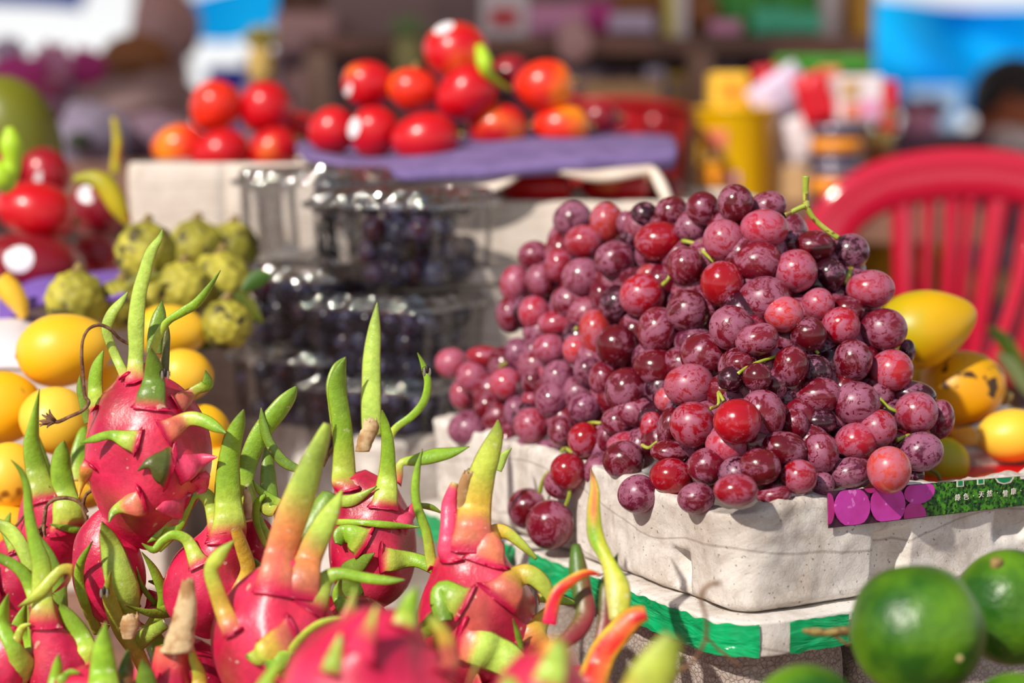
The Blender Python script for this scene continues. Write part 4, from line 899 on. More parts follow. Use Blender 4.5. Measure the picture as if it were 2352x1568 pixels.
# two little flies
def fly(px, py, d, label):
    c_ = P(px, py, d); r_ = empty('fly', c_, label, 'fly')
    v, f = sphere_vf(10, 7, lambda q: c_ + Vector((q.x * .0011, q.y * .0011, q.z * .0026))); bo = mobj('body', v, f, flat('fly_black', (30, 24, 20), .5) if 'fly_black' not in M else M['fly_black'], base=c_); bo.parent = r_; bo.location = (0, 0, 0)
    for s in (-1, 1):
        v, f = sphere_vf(8, 5, lambda q: c_ + Vector((s * .0016 + q.x * .0009, q.y * .0003, -.0016 + q.z * .0026))); bo = mobj('wing', v, f, flat('fly_wing', (130, 120, 110), .3) if 'fly_wing' not in M else M['fly_wing'], base=c_); bo.parent = r_; bo.location = (0, 0, 0)
        for k in range(3):
            v, f = tube_vf([c_ + Vector((0, 0, .001 - k * .001)), c_ + Vector((s * .002, 0, .0016 - k * .001)), c_ + Vector((s * .003, 0, -.0002 - k * .001))], .00018, 4, 4); bo = mobj('leg', v, f, M['fly_black'], base=c_); bo.parent = r_; bo.location = (0, 0, 0)
fly(379, 855, 1.106, 'small fly on the short front bract of the upright dragon fruit')
fly(981, 848, 1.15, 'small fly on the curled tip of a thin green bract near the punnets')
fly(239, 1356, 1.07, 'small fly on the yellow-green bract low in the dragon fruit pile')
# ================================================================ OTHER FRUIT
def fruit(name, px, py, rx, ry, d, m, label, cat, group, tilt=0, egg=0.0, ny=.95, lump=0.02, n=(40, 26), extra=None, beak=0.0):
    c_ = P(px, py, d); k = PXS(d); A = rx * k; B = ry * k; D = (A + B) / 2 * ny; sd_ = random.random() * 30
    R_ = Matrix.Rotation(-math.radians(tilt), 3, 'Y')
    def f(v):
        q = Vector((v.z, v.y, -v.x))   # poles along x
        e = 1 + egg * q.x
        w_ = 1 + lump * noise.noise(q * 1.6 + Vector((sd_, 0, 0)))
        if beak: w_ += beak * max(0, q.x) ** 6
        return c_ + R_ @ Vector((q.x * A * w_, q.y * D * e * w_, q.z * B * e * w_))
    v, fa = sphere_vf(n[0], n[1], f)
    root = empty(name, c_ - Vector((0, 0, B)), label, cat, group)
    o = mobj('skin', v, fa, m, base=root.location); o.parent = root; o.location = (0, 0, 0)
    if extra: extra(root, c_, A, B, D, R_)
    return root
def nub(m='twig', at=(1, 0, 0), r=.0035, ln=.006):
    def g2(root, c_, A, B, D, R_):
        dirv = R_ @ Vector((at[0] * A, at[1] * D, at[2] * B)); p0 = c_ + dirv * .97
        v, f = tube_vf([p0, p0 + dirv.normalized() * ln], [r, r * .7], 8, 4); o = mobj('stalk', v, f, M[m], base=root.location); o.parent = root; o.location = (0, 0, 0)
    return g2
def sticker_on(dx, dz, r=.011, m='sticker'):
    def g2(root, c_, A, B, D, R_):
        dy = -math.sqrt(max(.05, 1 - dx * dx - dz * dz)); nn = Vector((dx / A, dy / D, dz / B)).normalized(); p0 = c_ + Vector((dx * A, dy * D, dz * B)) * 1.012
        X = nn.cross(Vector((0, 0, 1))).normalized(); Y = X.cross(nn); V = [p0]; K = 18
        for ring in (.6, 1.0):
            for k in range(K):
                a = 2 * math.pi * k / K; q = p0 + (X * math.cos(a) + Y * math.sin(a)) * r * ring; e = (q - c_); s_ = 1.012 / math.sqrt((e.x / A) ** 2 + (e.y / D) ** 2 + (e.z / B) ** 2); V.append(c_ + e * s_)
        F = [(0, 1 + k, 1 + (k + 1) % K) for k in range(K)] + [(1 + k, 1 + K + k, 1 + K + (k + 1) % K, 1 + (k + 1) % K) for k in range(K)]
        o = mobj('sticker', V, F, M[m], base=root.location); o.parent = root; o.location = (0, 0, 0)
    return g2
# ---- mangoes, left
GL = 'ripe yellow mangoes behind the dragon fruit'
for (px, py, rx, ry, d, tl, lab) in (
    (150, 803, 112, 84, 1.30, 8, 'largest pale yellow mango with a black stalk scar, on top beside the upright dragon fruit'),
    (12, 935, 88, 84, 1.28, 0, 'deep yellow mango cut by the frame, beside the largest pale one'),
    (132, 965, 78, 88, 1.25, 60, 'pale yellow mango directly under the largest one'),
    (20, 1092, 78, 82, 1.24, 70, 'yellow mango second lowest at the frame edge'),
    (18, 1215, 80, 60, 1.23, 0, 'lowest yellow mango at the frame edge'),
    (425, 862, 66, 62, 1.33, 0, 'yellow mango peeping out behind the curled bracts of the upright dragon fruit'),
    (262, 900, 70, 66, 1.33, 20, 'yellow mango hidden behind the neck of the upright dragon fruit'),
    (470, 985, 56, 66, 1.28, 60, 'yellow mango between the upright dragon fruit and the foam box'),
    (500, 1085, 60, 62, 1.27, 60, 'orange-yellow mango low between two green horns'),
    (200, 1110, 66, 60, 1.28, 0, 'shaded yellow mango low behind the green spikes'),
    (392, 762, 86, 62, 1.42, 0, 'blurry yellow mango in front of the custard apples')):
    fruit('mango', px, py, rx, ry, d, M['mango'], lab, 'mango', GL, tl, egg=-.10, extra=nub('dry', (-1, 0, 0), .003, .002))
    bm_ = None
fruit('mango', 2125, 752, 112, 88, 1.35, M['mango_green'], 'smooth greenish-yellow mango with a pointed end, on top beside the grapes', 'mango', 'yellow mangoes beside the grapes', 18, egg=-.20, beak=.10)
fruit('mango', 2210, 892, 102, 90, 1.37, M['mango_spot'], 'yellow mango covered with black spots, under the pointed one', 'mango', 'yellow mangoes beside the grapes', 12, egg=-.08, extra=nub('twig', (.9, 0, -.45), .006, .006))
fruit('mango', 2120, 905, 66, 76, 1.40, M['mango_spot'], 'dull yellow mango half hidden between the grapes and the spotted mango', 'mango', 'yellow mangoes beside the grapes', 70)
fruit('mango', 2325, 1000, 82, 62, 1.33, M['mango'], 'orange-yellow mango with a black scar at the frame edge', 'mango', 'yellow mangoes beside the grapes', 5)
fruit('mango', 2165, 1064, 62, 62, 1.30, M['mango_green'], 'small green-yellow mango just above the printed strip', 'mango', 'yellow mangoes beside the grapes', 40)
fruit('mango', 2180, 1010, 70, 46, 1.42, M['mango_spot'], 'shadowed mango under the spotted mango', 'mango', 'yellow mangoes beside the grapes', 0)
sg = empty('green_tendril', P(2115, 1085, 1.24), 'thin curling green tendril behind the grape box rim', 'tendril')
v, f = tube_vf([P(2105, 1082, 1.245), P(2125, 1076, 1.245), P(2150, 1085, 1.245), P(2160, 1105, 1.245)], .0012, 6, 14); o = mobj('stem', v, f, M['leaf'], base=sg.location); o.parent = sg; o.location = (0, 0, 0)
v, f = box_vf(P(2290, 1072, 1.34), (.13, .02, .03), .35, .003); props(mobj('foam_board', v, f, M['foam_pit'], smooth=False, base=P(2290, 1072, 1.34)), 'grimy grey foam board standing under the mangoes inside the box', 'board')
v, f = box_vf(P(2300, 1105, 1.30), (.16, .12, .012), .5, .002); props(mobj('red_tray', v, f, M['apple_red'], smooth=False, base=P(2300, 1105, 1.30)), 'flat red plastic tray showing just above the printed strip', 'tray')
# ---- green oranges in front
def navel(root, c_, A, B, D, R_):
    p0 = c_ + Vector((.46 * A, -.86 * D, -.2 * B)); v, f = sphere_vf(10, 6, lambda q: p0 + q * .0017); o = mobj('blossom_scar', v, f, M['scar'], base=root.location); o.parent = root; o.location = (0, 0, 0)
GO = 'green oranges in the front corner'
fruit('green_orange', 2106, 1448, 158, 156, .93, M['lime'], 'large round green orange in front, showing a pale blossom scar', 'orange', GO, 0, lump=.035, extra=navel, n=(64, 40))
fruit('green_orange', 2318, 1394, 128, 136, 1.00, M['lime'], 'second green orange, cut by the frame, behind the large round one', 'orange', GO, 0, lump=.035, extra=nub('twig', (-.35, -.4, .86), .004, .003), n=(64, 40))
fruit('green_orange', 1850, 1640, 130, 118, .86, M['lime'], 'dark green orange whose top peeks in at the bottom edge', 'orange', GO, 0, n=(48, 30))
fruit('green_orange', 2330, 1640, 100, 100, .90, M['lime'], 'green orange barely visible in the bottom corner', 'orange', GO, 0)
fruit('green_orange', 2130, 1730, 150, 130, .98, M['lime'], 'green orange underneath the large round one', 'orange', GO, 0)
tw = empty('twig', P(1900, 1450, 1.0), 'short knobbly twig poking out beside the large green orange', 'twig')
v, f = merge(tube_vf([P(1843, 1447, 1.0), P(1870, 1450, 1.0), P(1900, 1452, 1.0), P(1935, 1449, 1.0), P(1990, 1450, 1.0)], [.0008, .0021, .0019, .0024, .002], 8, 26), tube_vf([P(1905, 1452, 1.0), P(1925, 1465, 1.0), P(1950, 1482, 1.0)], .0009, 6, 12))
o = mobj('wood', v, f, M['twig'], base=tw.location); o.parent = tw; o.location = (0, 0, 0)
# ---- custard apples
def custard(px, py, r, d, lab):
    c_ = P(px, py, d); R_ = r * PXS(d); pts = []; K = 60
    for i in range(K):
        z = 1 - 2 * (i + .5) / K; a = i * 2.39996; q = math.sqrt(1 - z * z); pts.append(Vector((q * math.cos(a), q * math.sin(a), z)))
    def fn(v):
        b = max(v.dot(p) for p in pts); k = 1 - min(1, math.acos(min(1, b)) / .34); return c_ + v * R_ * (.86 + .17 * math.sqrt(max(0, k)))
    v, f = sphere_vf(64, 40, fn); root = empty('custard_apple', c_ - Vector((0, 0, R_)), lab, 'custard apple', 'knobbly custard apples behind the mangoes')
    o = mobj('skin', v, f, M['custard'], base=root.location); o.parent = root; o.location = (0, 0, 0)
    v, f = tube_vf([c_ + Vector((0, 0, R_ * .9)), c_ + Vector((.004, 0, R_ * 1.2))], [.004, .003], 7, 4); o = mobj('stalk', v, f, M['twig'], base=root.location); o.parent = root; o.location = (0, 0, 0)
for a in ((335, 580, 72, 1.52, 'knobbly custard apple against the white box, nearest the red apples'), (450, 568, 66, 1.60, 'custard apple at the back beside its twin, under the white box'), (535, 570, 62, 1.62, 'brownish custard apple touching the stacked punnets, highest one'),
          (505, 650, 74, 1.50, 'custard apple bulging beside the punnets, in the second row'), (175, 692, 72, 1.46, 'lone custard apple on the purple cloth beside the dark red apples'), (275, 700, 60, 1.48, 'custard apple hidden by the curled green bract'),
          (420, 665, 66, 1.47, 'custard apple in the middle of the pile, shaded'), (520, 745, 60, 1.42, 'lowest custard apple beside the middle punnet'), (345, 690, 58, 1.50, 'custard apple just behind the tallest green bract')): custard(*a)
def leaf(px, py, d, ln, wd, ang, m, label, bend=.2, cat='leaf', name='leaf', group=None):
    c_ = P(px, py, d); k = PXS(d); a = math.radians(ang); T = Vector((math.cos(a), .25, math.sin(a))).normalized(); X = T.cross(Vector((0, 1, 0))).normalized(); Y = X.cross(T)
    V, F = [], []; n = 10
    for i in range(n + 1):
        t = i / n; w_ = wd * k * math.sin(math.pi * (t * .94 + .03)) ** .8 * .5; p = c_ + T * ln * k * (t - .5) + Vector((0, 0, -bend * ln * k * (t - .5) ** 2 * 2))
        for j, q in enumerate((-1, -.5, 0, .5, 1)): V.append(p + X * w_ * q + Y * abs(q) * w_ * .35)
    m0 = len(V); V += [v + Y * .0008 for v in V]
    for i in range(n):
        for j in range(4): a_ = i * 5 + j; F.append((a_, a_ + 1, a_ + 6, a_ + 5)); F.append((m0 + a_, m0 + a_ + 5, m0 + a_ + 6, m0 + a_ + 1))
    return props(mobj(name, V, F, m, base=c_), label, cat, group)
GL_ = 'dark leaves among the custard apples'
for (x, y, an, ln, wd, lab) in ((330, 640, 20, 90, 34, 'dark leaf under the custard apple by the white box'), (560, 700, -40, 110, 46, 'green-brown leaf beside the middle punnet'), (455, 785, 0, 100, 40, 'dark green leaf between the blurry mango and the punnets'), (590, 640, 30, 80, 40, 'green leaf pressed against the punnets'), (520, 700, 80, 80, 40, 'upright leaf in the custard apple pile')):
    leaf(x, y, 1.44, ln, wd, an, M['leaf'], lab, group=GL_)
leaf(105, 770, 1.42, 190, 24, 28, M['leaf'], 'long narrow dark leaf over the white cloth beside the mangoes')
leaf(2320, 800, 1.75, 190, 36, -52, M['leaf'], 'long green leaf crossing the chair leg at the frame edge')
leaf(2330, 850, 1.7, 150, 34, -50, flat('pale_green_leaf', (130, 142, 90), .6), 'pale green blade below the long leaf at the frame edge')
# ---- red apples
def apples(lst, group, d0):
    for (px, py, rx, ry, dd, mk, tl, lab, ex) in lst:
        fruit('apple', px, py, rx, ry, d0 + dd, M[mk], lab, 'apple', group, tl, egg=.10, extra=ex)
R_, O_, D_ = 'apple_red', 'apple_orange', 'apple_dark'
apples([(1046, 120, 74, 70, .02, R_, -20, 'topmost red apple of the tall pyramid, white sticker on top', sticker_on(-.35, .8, .010)), (845, 196, 56, 60, 0, R_, 80, 'red apple at the outer end of the second row, sticker at its side', sticker_on(-.85, -.05, .009)),
        (948, 208, 52, 58, -.01, O_, 80, 'orange-red apple just below and before the topmost one', nub()), (1070, 216, 74, 62, -.03, R_, 35, 'crimson apple tilted under the topmost one', nub()),
        (1248, 198, 70, 60, 0, O_, 10, 'orange egg-shaped apple alone on its side of the pyramid', nub()), (762, 300, 56, 54, -.02, R_, 20, 'red apple at the outer corner of the bottom row of the pyramid', nub()),
        (860, 304, 60, 58, -.04, R_, 70, 'bright red apple second in the bottom row, sticker at its side', sticker_on(-.8, .2, .010)), (975, 318, 78, 60, -.07, R_, 5, 'large deep red apple lowest in the bottom row with a yellow flank', nub()),
        (1140, 290, 70, 54, -.02, R_, 0, 'red apple in the bottom row touching the purple cloth, third from the chair', nub()), (1288, 290, 66, 50, 0, O_, 0, 'orange-flushed apple ending the bottom row beside the red basket', nub()),
        (1172, 170, 50, 44, .08, D_, 0, 'dark apple half hidden behind the pyramid', nub()), (1375, 270, 46, 40, .1, D_, 0, 'dark red apple in the shade beside the red basket', nub())],
       'red apples in the tall pyramid', 1.78)
apples([(1232, 432, 84, 46, 0, R_, 0, 'red apple under the cream cloth, nearer the punnets', nub()), (1412, 430, 80, 40, .01, R_, 0, 'red apple under the cream cloth, nearer the grape stem', nub()), (1050, 420, 80, 44, .0, R_, 0, 'red apple seen through the punnet lid', nub()), (1520, 440, 50, 36, .03, D_, 0, 'dark red apple at the end of the foam box under the cloth', nub())],
       'red apples in the cream foam box', 1.72)
apples([(495, 246, 62, 58, .0, O_, 60, 'orange-red apple, upper one farther from the tall pyramid, small sticker', sticker_on(.5, .5, .01)), (610, 250, 62, 62, .01, R_, 40, 'red and yellow apple with a big sticker, upper one nearer the tall pyramid', sticker_on(.4, .6, .013)),
        (410, 336, 62, 50, -.02, O_, 10, 'orange apple at the end of the lower row above the white box', nub()), (508, 350, 66, 54, -.04, R_, 10, 'red-yellow apple in the middle of the lower row above the white box', nub()),
        (625, 345, 62, 50, -.03, R_, 20, 'red apple behind the punnet lids in the lower row', nub()), (685, 292, 46, 34, .06, R_, 0, 'small red apple in the gap between the two pyramids', nub())],
       'apples in the small pyramid over the white box', 1.93)
apples([(82, 484, 92, 68, -.04, R_, -15, 'bright red apple with a yellow glint beside the green papaya', nub()), (70, 604, 125, 68, -.08, D_, -10, 'big dark red apple with a round white sticker', sticker_on(-.04, .24, .0125)),
        (100, 400, 60, 60, .05, D_, 30, 'dark red apple with a sticker, under the papaya', sticker_on(.3, -.2, .011)), (222, 482, 70, 66, .04, D_, 10, 'dark apple with a white sticker under the yellow husk', sticker_on(-.1, .65, .011)),
        (225, 588, 62, 50, .0, D_, -20, 'dull red apple at the end of the dark pile by the custard apples', nub()), (10, 390, 50, 44, .04, D_, 0, 'dark apple behind the bright green stalk', nub())],
       'dark red apples beside the green papaya', 1.72)
fruit('papaya', 45, 320, 150, 92, 1.95, M['greenmango'], 'big olive green papaya leaning above the dark red apples', 'papaya', None, -68, egg=-.12)
v, f = tube_vf([P(-10, 420, 1.55), P(10, 400, 1.55), P(28, 380, 1.55), P(26, 330, 1.55), P(22, 292, 1.55)], [.012, .013, .007, .009, .003], 10, 24); props(mobj('green_stalk', v, f, M['lightgreen'], base=P(10, 420, 1.55)), 'bright lime green stalk in front of the papaya', 'stalk')
v, f = tube_vf([P(170, 412, 1.6), P(215, 410, 1.6), P(245, 430, 1.6), P(272, 475, 1.6), P(295, 515, 1.6)], [.003, .007, .009, .008, .003], 10, 26); props(mobj('husk_strip', v, f, M['banana'], base=P(230, 460, 1.6)), 'curved yellow-green husk strip hanging before the white box', 'husk')
v, f = tube_vf([P(262, 270, 1.75), P(270, 330, 1.75), P(262, 400, 1.75)], [.003, .004, .004], 8, 14); props(mobj('dry_stalk', v, f, M['banana'], base=P(262, 400, 1.75)), 'thin olive stalk standing behind the curved husk', 'stalk')
v, f = tube_vf([P(1102, 108, 1.74), P(1112, 140, 1.73), P(1118, 165, 1.73), P(1140, 185, 1.74), P(1170, 205, 1.76)], [.004, .007, .005, .003, .002], 8, 20); props(mobj('apple_leaf', v, f, M['lightgreen'], base=P(1110, 140, 1.73)), 'bright green leafy stalk on the tall apple pyramid', 'leaf')
v, f = tube_vf([P(0, 640, 1.45), P(25, 670, 1.45), P(45, 700, 1.45), P(55, 730, 1.45)], [.008, .009, .007, .003], 8, 20); props(mobj('mango_peel', v, f, M['mango'], base=P(20, 680, 1.45)), 'curved orange-yellow piece of peel on the purple cloth', 'peel')
# ---- boxes for the apples
bo = P(290, 372, 1.76); foam_box('foam_box', (bo.x, 1.745, 0), .26, .3, TZ, bo.z, .012, .014, M['foam_clean'], 'clean white foam box under the small apple pyramid', rough=.001, floor_z=bo.z - .03, ex=Vector((.985, -.17, 0)), ey=Vector((.17, .985, 0)), dents=[(.088, .094, -.2, 1.2, .004)])
bo = P(960, 462, 1.66); foam_box('foam_box', (bo.x, 1.66, 0), .30, .30, TZ, bo.z, .012, .014, M['foam_clean'], 'cream foam box with apples behind the grapes and punnets', rough=.001, floor_z=bo.z - .03, ex=Vector((.999, .03, 0)), ey=Vector((-.03, .999, 0)), dents=[(.118, .122, .55, .8, .006)])
bo = P(1100, 612, 1.58); quadbox('foam_slab', (P(1290, 612, 1.56).x, 1.60, bo.z - .006), (.27, .09, .012), M['foam_clean'], kind=None, label='flat cream foam lid in front of the cream box', cat='lid', bev=.002)
quadbox('foam_slab', (P(1290, 640, 1.57).x, 1.60, (bo.z - .013 + TZ) / 2), (.25, .08, bo.z - .013 - TZ), M['foam_clean'], kind=None, label='cream foam block standing under the flat foam lid', cat='box', bev=.002)
quadbox('crate', (P(130, 660, 1.7).x, 1.70, (TZ + P(0, 655, 1.7).z) / 2), (.22, .24, P(0, 655, 1.7).z - TZ), M['foam_clean'], kind=None, label='white crate under the dark red apples', cat='crate', bev=.004)
# cloths
def sheet(name, rows, m, label, cat='cloth', n=40, thick=.004, wav=.002, d2=None):
    """rows: list of polylines of (px,py,d); a skin is lofted through them"""
    G_ = [crom([tuple(P(*p)) for p in r], n) for r in rows]; mrow = 14; V = []
    for i in range(n):
        colp = crom([G_[k][i] for k in range(len(G_))], mrow)
        for q in colp: V.append(Vector(q) + Vector((0, noise.noise(Vector(q) * 18) * wav, noise.noise(Vector(q) * 26 + Vector((3, 3, 3))) * wav)))
    F = [(i * mrow + j, (i + 1) * mrow + j, (i + 1) * mrow + j + 1, i * mrow + j + 1) for i in range(n - 1) for j in range(mrow - 1)]
    o = mobj(name, V, F, m, base=V[0]); md = o.modifiers.new('thickness', 'SOLIDIFY'); md.thickness = thick; return props(o, label, cat)
sheet('towel', [[(690, 330, 2.0), (900, 345, 2.0), (1100, 318, 2.0), (1330, 312, 2.0), (1540, 322, 2.0)], [(680, 345, 1.80), (860, 372, 1.74), (1060, 335, 1.76), (1300, 322, 1.78), (1550, 330, 1.80)], [(690, 356, 1.72), (860, 392, 1.66), (1000, 398, 1.64), (1300, 376, 1.66), (1555, 352, 1.70)], [(700, 366, 1.70), (860, 402, 1.65), (1000, 408, 1.64), (1300, 390, 1.66), (1540, 384, 1.70)]], M['purplecloth'], 'purple-grey towel draped under the tall apple pyramid')
sheet('cloth', [[(820, 395, 1.70), (1000, 400, 1.70), (1180, 384, 1.70), (1330, 388, 1.70), (1500, 382, 1.72)], [(830, 400, 1.655), (1000, 405, 1.65), (1180, 384, 1.66), (1340, 400, 1.66), (1500, 388, 1.68)], [(900, 470, 1.64), (1060, 464, 1.64), (1160, 430, 1.64), (1230, 395, 1.65), (1380, 418, 1.65), (1495, 398, 1.67)]], M['creamcloth'], 'cream cloth hanging under the purple towel over the foam box', wav=.001)
v, f = tube_vf([P(1500, 392, 1.67), P(1518, 425, 1.655), P(1535, 462, 1.645)], [.004, .005, .004], 6, 12); props(mobj('cord', v, f, M['creamcloth'], base=P(1518, 460, 1.65)), 'short cream cord hanging from the cloth corner', 'cord')
sheet('towel', [[(0, 690, 1.62), (90, 650, 1.62), (180, 640, 1.62), (280, 630, 1.62)], [(0, 720, 1.5), (90, 670, 1.5), (180, 660, 1.5), (290, 652, 1.5)], [(0, 745, 1.46), (90, 705, 1.46), (190, 700, 1.46), (290, 690, 1.46)]], flat('purple_cloth', (118, 84, 176), .9), 'violet cloth under the dark red apples and custard apples')
sheet('cloth', [[(-20, 730, 1.5), (40, 725, 1.5), (90, 740, 1.5)], [(-20, 770, 1.42), (40, 770, 1.42), (100, 790, 1.42)], [(-20, 850, 1.38), (40, 850, 1.38), (120, 860, 1.38)]], flat('white_paper', (226, 216, 222), .9), 'crumpled white sheet behind the yellow mangoes')
# ================================================================ CLEAR PUNNETS WITH BLACK GRAPES
a_ = math.radians(-29.5)
bgme = gme.copy(); bgme.name = 'black_grape'; bgme.materials.clear(); bgme.materials.append(M['blackgrape'])
def punnet(px, py, d, wl, wr, h, label, glabel, fill=1.0, yaw=0.0, side=0):
    ex = Vector((math.cos(math.radians(61) + yaw), math.sin(math.radians(61) + yaw), 0)); ey = Vector((-ex.y, ex.x, 0))
    O = P(px, py, d); root = empty('punnet', O + ex * wl / 2 + ey * wr / 2 if False else O + ex * wr / 2 + ey * wl / 2, label, 'punnet', 'clear plastic punnets of black grapes')
    Rr = RR(wr, wl, .012, ex, ey, 4)
    n = 96; V, F = [], []
    def ring(off, z, rib):
        for i in range(n):
            x, y, nx, ny = Rr.at(i / n * Rr.T); rr = off + (rib if (i // 6) % 2 else 0); p = O + ex * (x + nx * rr) + ey * (y + ny * rr); p.z = O.z + z; V.append(p)
    hb = h * .80
    for off, z, rib in ((-.014, .0, 0), (-.009, .001, .0), (-.006, .006, .0025), (-.0035, hb * .5, .0025), (-.002, hb * .92, .002), (.0, hb, 0), (.005, hb + .0005, 0), (.0055, hb + .003, .0)): ring(off, z, rib)
    K = 8
    for j in range(K - 1):
        for i in range(n): F.append((j * n + i, j * n + (i + 1) % n, (j + 1) * n + (i + 1) % n, (j + 1) * n + i))
    F.append(tuple(range(n - 1, -1, -1)))
    o = mobj('tray', V, F, M['clear'], base=root.location); o.parent = root; o.location = (0, 0, 0)
    V, F = [], []
    for off, z, rib in ((.007, hb + .001, 0), (.0075, hb + .005, .001), (.002, hb + .006, .0), (-.001, h * .93, .0016), (-.003, h * .985, .0016), (-.007, h, .0), (-.018, h, .0), (-.019, h - .003, 0)): ring(off, z, rib)
    K = 8
    for j in range(K - 1):
        for i in range(n): F.append((j * n + i, j * n + (i + 1) % n, (j + 1) * n + (i + 1) % n, (j + 1) * n + i))
    F.append(tuple((K - 1) * n + k for k in range(n)))
    lid_o = mobj('lid', V, F, M['clear_rim'], base=root.location); lid_o.parent = root; lid_o.location = (0, 0, 0)
    tb = O + ex * wr * .5 + ey * -.006; v, f = box_vf((tb.x, tb.y, O.z + hb + .004), (.02, .012, .003), math.atan2(ex.y, ex.x), .0008); o = mobj('tab', v, f, M['clear'], base=root.location); o.parent = lid_o; o.location = (0, 0, 0)
    br = empty('black_grape_bunch', root.location + Vector((0, 0, .002)), glabel, 'grapes', 'black grapes inside the clear punnets')
    r0 = .0098; pts = []; z = .011
    lay = 0
    while z < h - .012:
        x = .016 + (lay % 2) * .008
        while x < wr - .012:
            y = .016 + (lay % 2) * .008
            while y < wl - .012:
                if random.random() < .86 and (side == 0 or (y < wl * side + random.uniform(-.006, .006)) ):
                    pts.append((x + random.uniform(-.002, .002), y + random.uniform(-.002, .002), z + random.uniform(-.002, .002)))
                y += .0195
            x += .0195
        z += .0165; lay += 1
    for (x, y, z) in pts:
        g2 = bpy.data.objects.new('grape', bgme); COL.objects.link(g2); g2.parent = br; p = O + ex * x + ey * y + Vector((0, 0, z)); g2.location = p - Vector(br.location)
        s = r0 * random.uniform(.88, 1.06); g2.scale = (s, s, s * random.uniform(1, 1.12)); g2.rotation_euler = (random.uniform(0, 3), random.uniform(0, 3), 0)
        c3 = lin(random.choice([(36, 26, 42), (28, 28, 44), (46, 26, 46), (32, 30, 52), (76, 20, 40)])); g2.color = (c3[0], c3[1], c3[2], random.uniform(.06, .18))
    return root
punnet(955, 1075, 1.475, .110, .125, .066, 'clear punnet at the bottom of the front stack, behind the tall green bract', 'black grapes in the lowest front punnet')
punnet(962, 886, 1.475, .110, .125, .066, 'clear punnet in the middle of the front stack beside the red grapes', 'black grapes in the middle front punnet')
punnet(985, 668, 1.48, .108, .118, .074, 'topmost clear punnet of the front stack, grapes pushed to one side', 'black grapes seen through the topmost front punnet', side=.62, yaw=.05)
punnet(752, 995, 1.52, .10, .10, .064, 'clear punnet at the bottom of the rear stack near the mangoes', 'black grapes in the lowest rear punnet', yaw=-.05)
punnet(752, 812, 1.52, .10, .10, .066, 'clear punnet in the middle of the rear stack beside the custard apples', 'black grapes in the middle rear punnet', yaw=-.05)
punnet(768, 606, 1.56, .098, .09, .074, 'topmost clear punnet of the rear stack, bright reflections and few grapes', 'few black grapes in the topmost rear punnet', side=.3, yaw=-.02)
# ================================================================ BACKGROUND
# crimson plastic chair
def chair():
    d = 2.25; k = PXS(d); root = empty('plastic_chair', Vector((P(2215, 0, d).x, d, 0)), 'crimson plastic chair with a slatted fan-shaped back', 'chair')
    def part(name, v, f): o = mobj(name, v, f, M['chair'], base=root.location); o.parent = root; o.location = (0, 0, 0); return o
    # arched back rail: wide band
    arch = [(1855, 640), (1880, 560), (1925, 475), (2010, 418), (2110, 392), (2215, 384), (2320, 392), (2420, 422), (2500, 480), (2545, 560), (2570, 640)]
    sm = crom([tuple(P(x, y, d)) for x, y in arch], 60); V, F = [], []
    prof = [(-.036, .004), (-.036, -.006), (-.028, -.012), (-.010, -.007), (.006, -.012), (.018, -.010), (.022, -.003), (.018, .008), (-.01, .010)]
    for i, s in enumerate(sm):
        p = Vector(s); T = (Vector(sm[min(i + 1, 59)]) - Vector(sm[max(i - 1, 0)])).normalized(); N_ = T.cross(Vector((0, 1, 0))).normalized(); N_ = -N_ if N_.dot(p - P(2215, 640, d)) < 0 else N_
        for a, b in prof: V.append(p + N_ * a * -1 * -1 + Vector((0, b, 0)))
    K = len(prof)
    for i in range(59):
        for j in range(K): F.append((i * K + j, i * K + (j + 1) % K, (i + 1) * K + (j + 1) % K, (i + 1) * K + j))
    part('back_rail', V, F)
    def slat(x0, y0, x1, y1, w0, w1, name='slat'):
        V, F = [], []; n = 12
        for i in range(n + 1):
            t = i / n; c_ = P(x0 + (x1 - x0) * t, y0 + (y1 - y0) * t, d); w_ = (w0 + (w1 - w0) * t) * k * .5 + .006 * (max(0, 1 - t * 5) ** 2 + max(0, t * 5 - 4) ** 2)
            for a, b in ((-1, .004), (-1, -.003), (-.4, -.007), (.4, -.007), (1, -.003), (1, .004)): V.append(c_ + Vector((a * w_, b, 0)))
        for i in range(n):
            for j in range(6): F.append((i * 6 + j, i * 6 + (j + 1) % 6, (i + 1) * 6 + (j + 1) % 6, (i + 1) * 6 + j))
        F.append(tuple(range(5, -1, -1))); F.append(tuple(n * 6 + j for j in range(6))); part(name, V, F)
    for a in ((2072, 425, 2080, 880, 50, 46), (2135, 420, 2120, 880, 22, 24), (2190, 420, 2165, 880, 34, 26), (2232, 425, 2190, 880, 24, 20), (2300, 430, 2228, 880, 50, 40), (2370, 440, 2290, 880, 26, 22), (2440, 470, 2330, 880, 40, 36)): slat(*a)
    # side posts, seat, legs (hidden mostly behind fruit)
    zs = .43; cx = root.location.x
    v, f = box_vf((cx, d + .18, zs), (.36, .36, .03), 0, .012); part('seat', v, f)
    for sx in (-1, 1):
        v, f = tube_vf([P(1862 if sx < 0 else 2563, 600, d), Vector((cx + sx * .17, d + .01, .62)), Vector((cx + sx * .165, d - .01, zs))], [.018, .018, .018], 8, 14); part('back_post', v, f)
        for yy in (d + .0, d + .34):
            v, f = tube_vf([Vector((cx + sx * .15, yy, zs)), Vector((cx + sx * .19, yy + (-.02 if yy < d + .1 else .03), 0.0))], [.022, .014], 8, 8); part('leg', v, f)
    v, f = tube_vf([P(2365, 560, 1.95), P(2330, 690, 1.95), P(2275, 850, 1.95)], [.008, .008, .008], 8, 12); part('arm_brace', v, f)
chair()
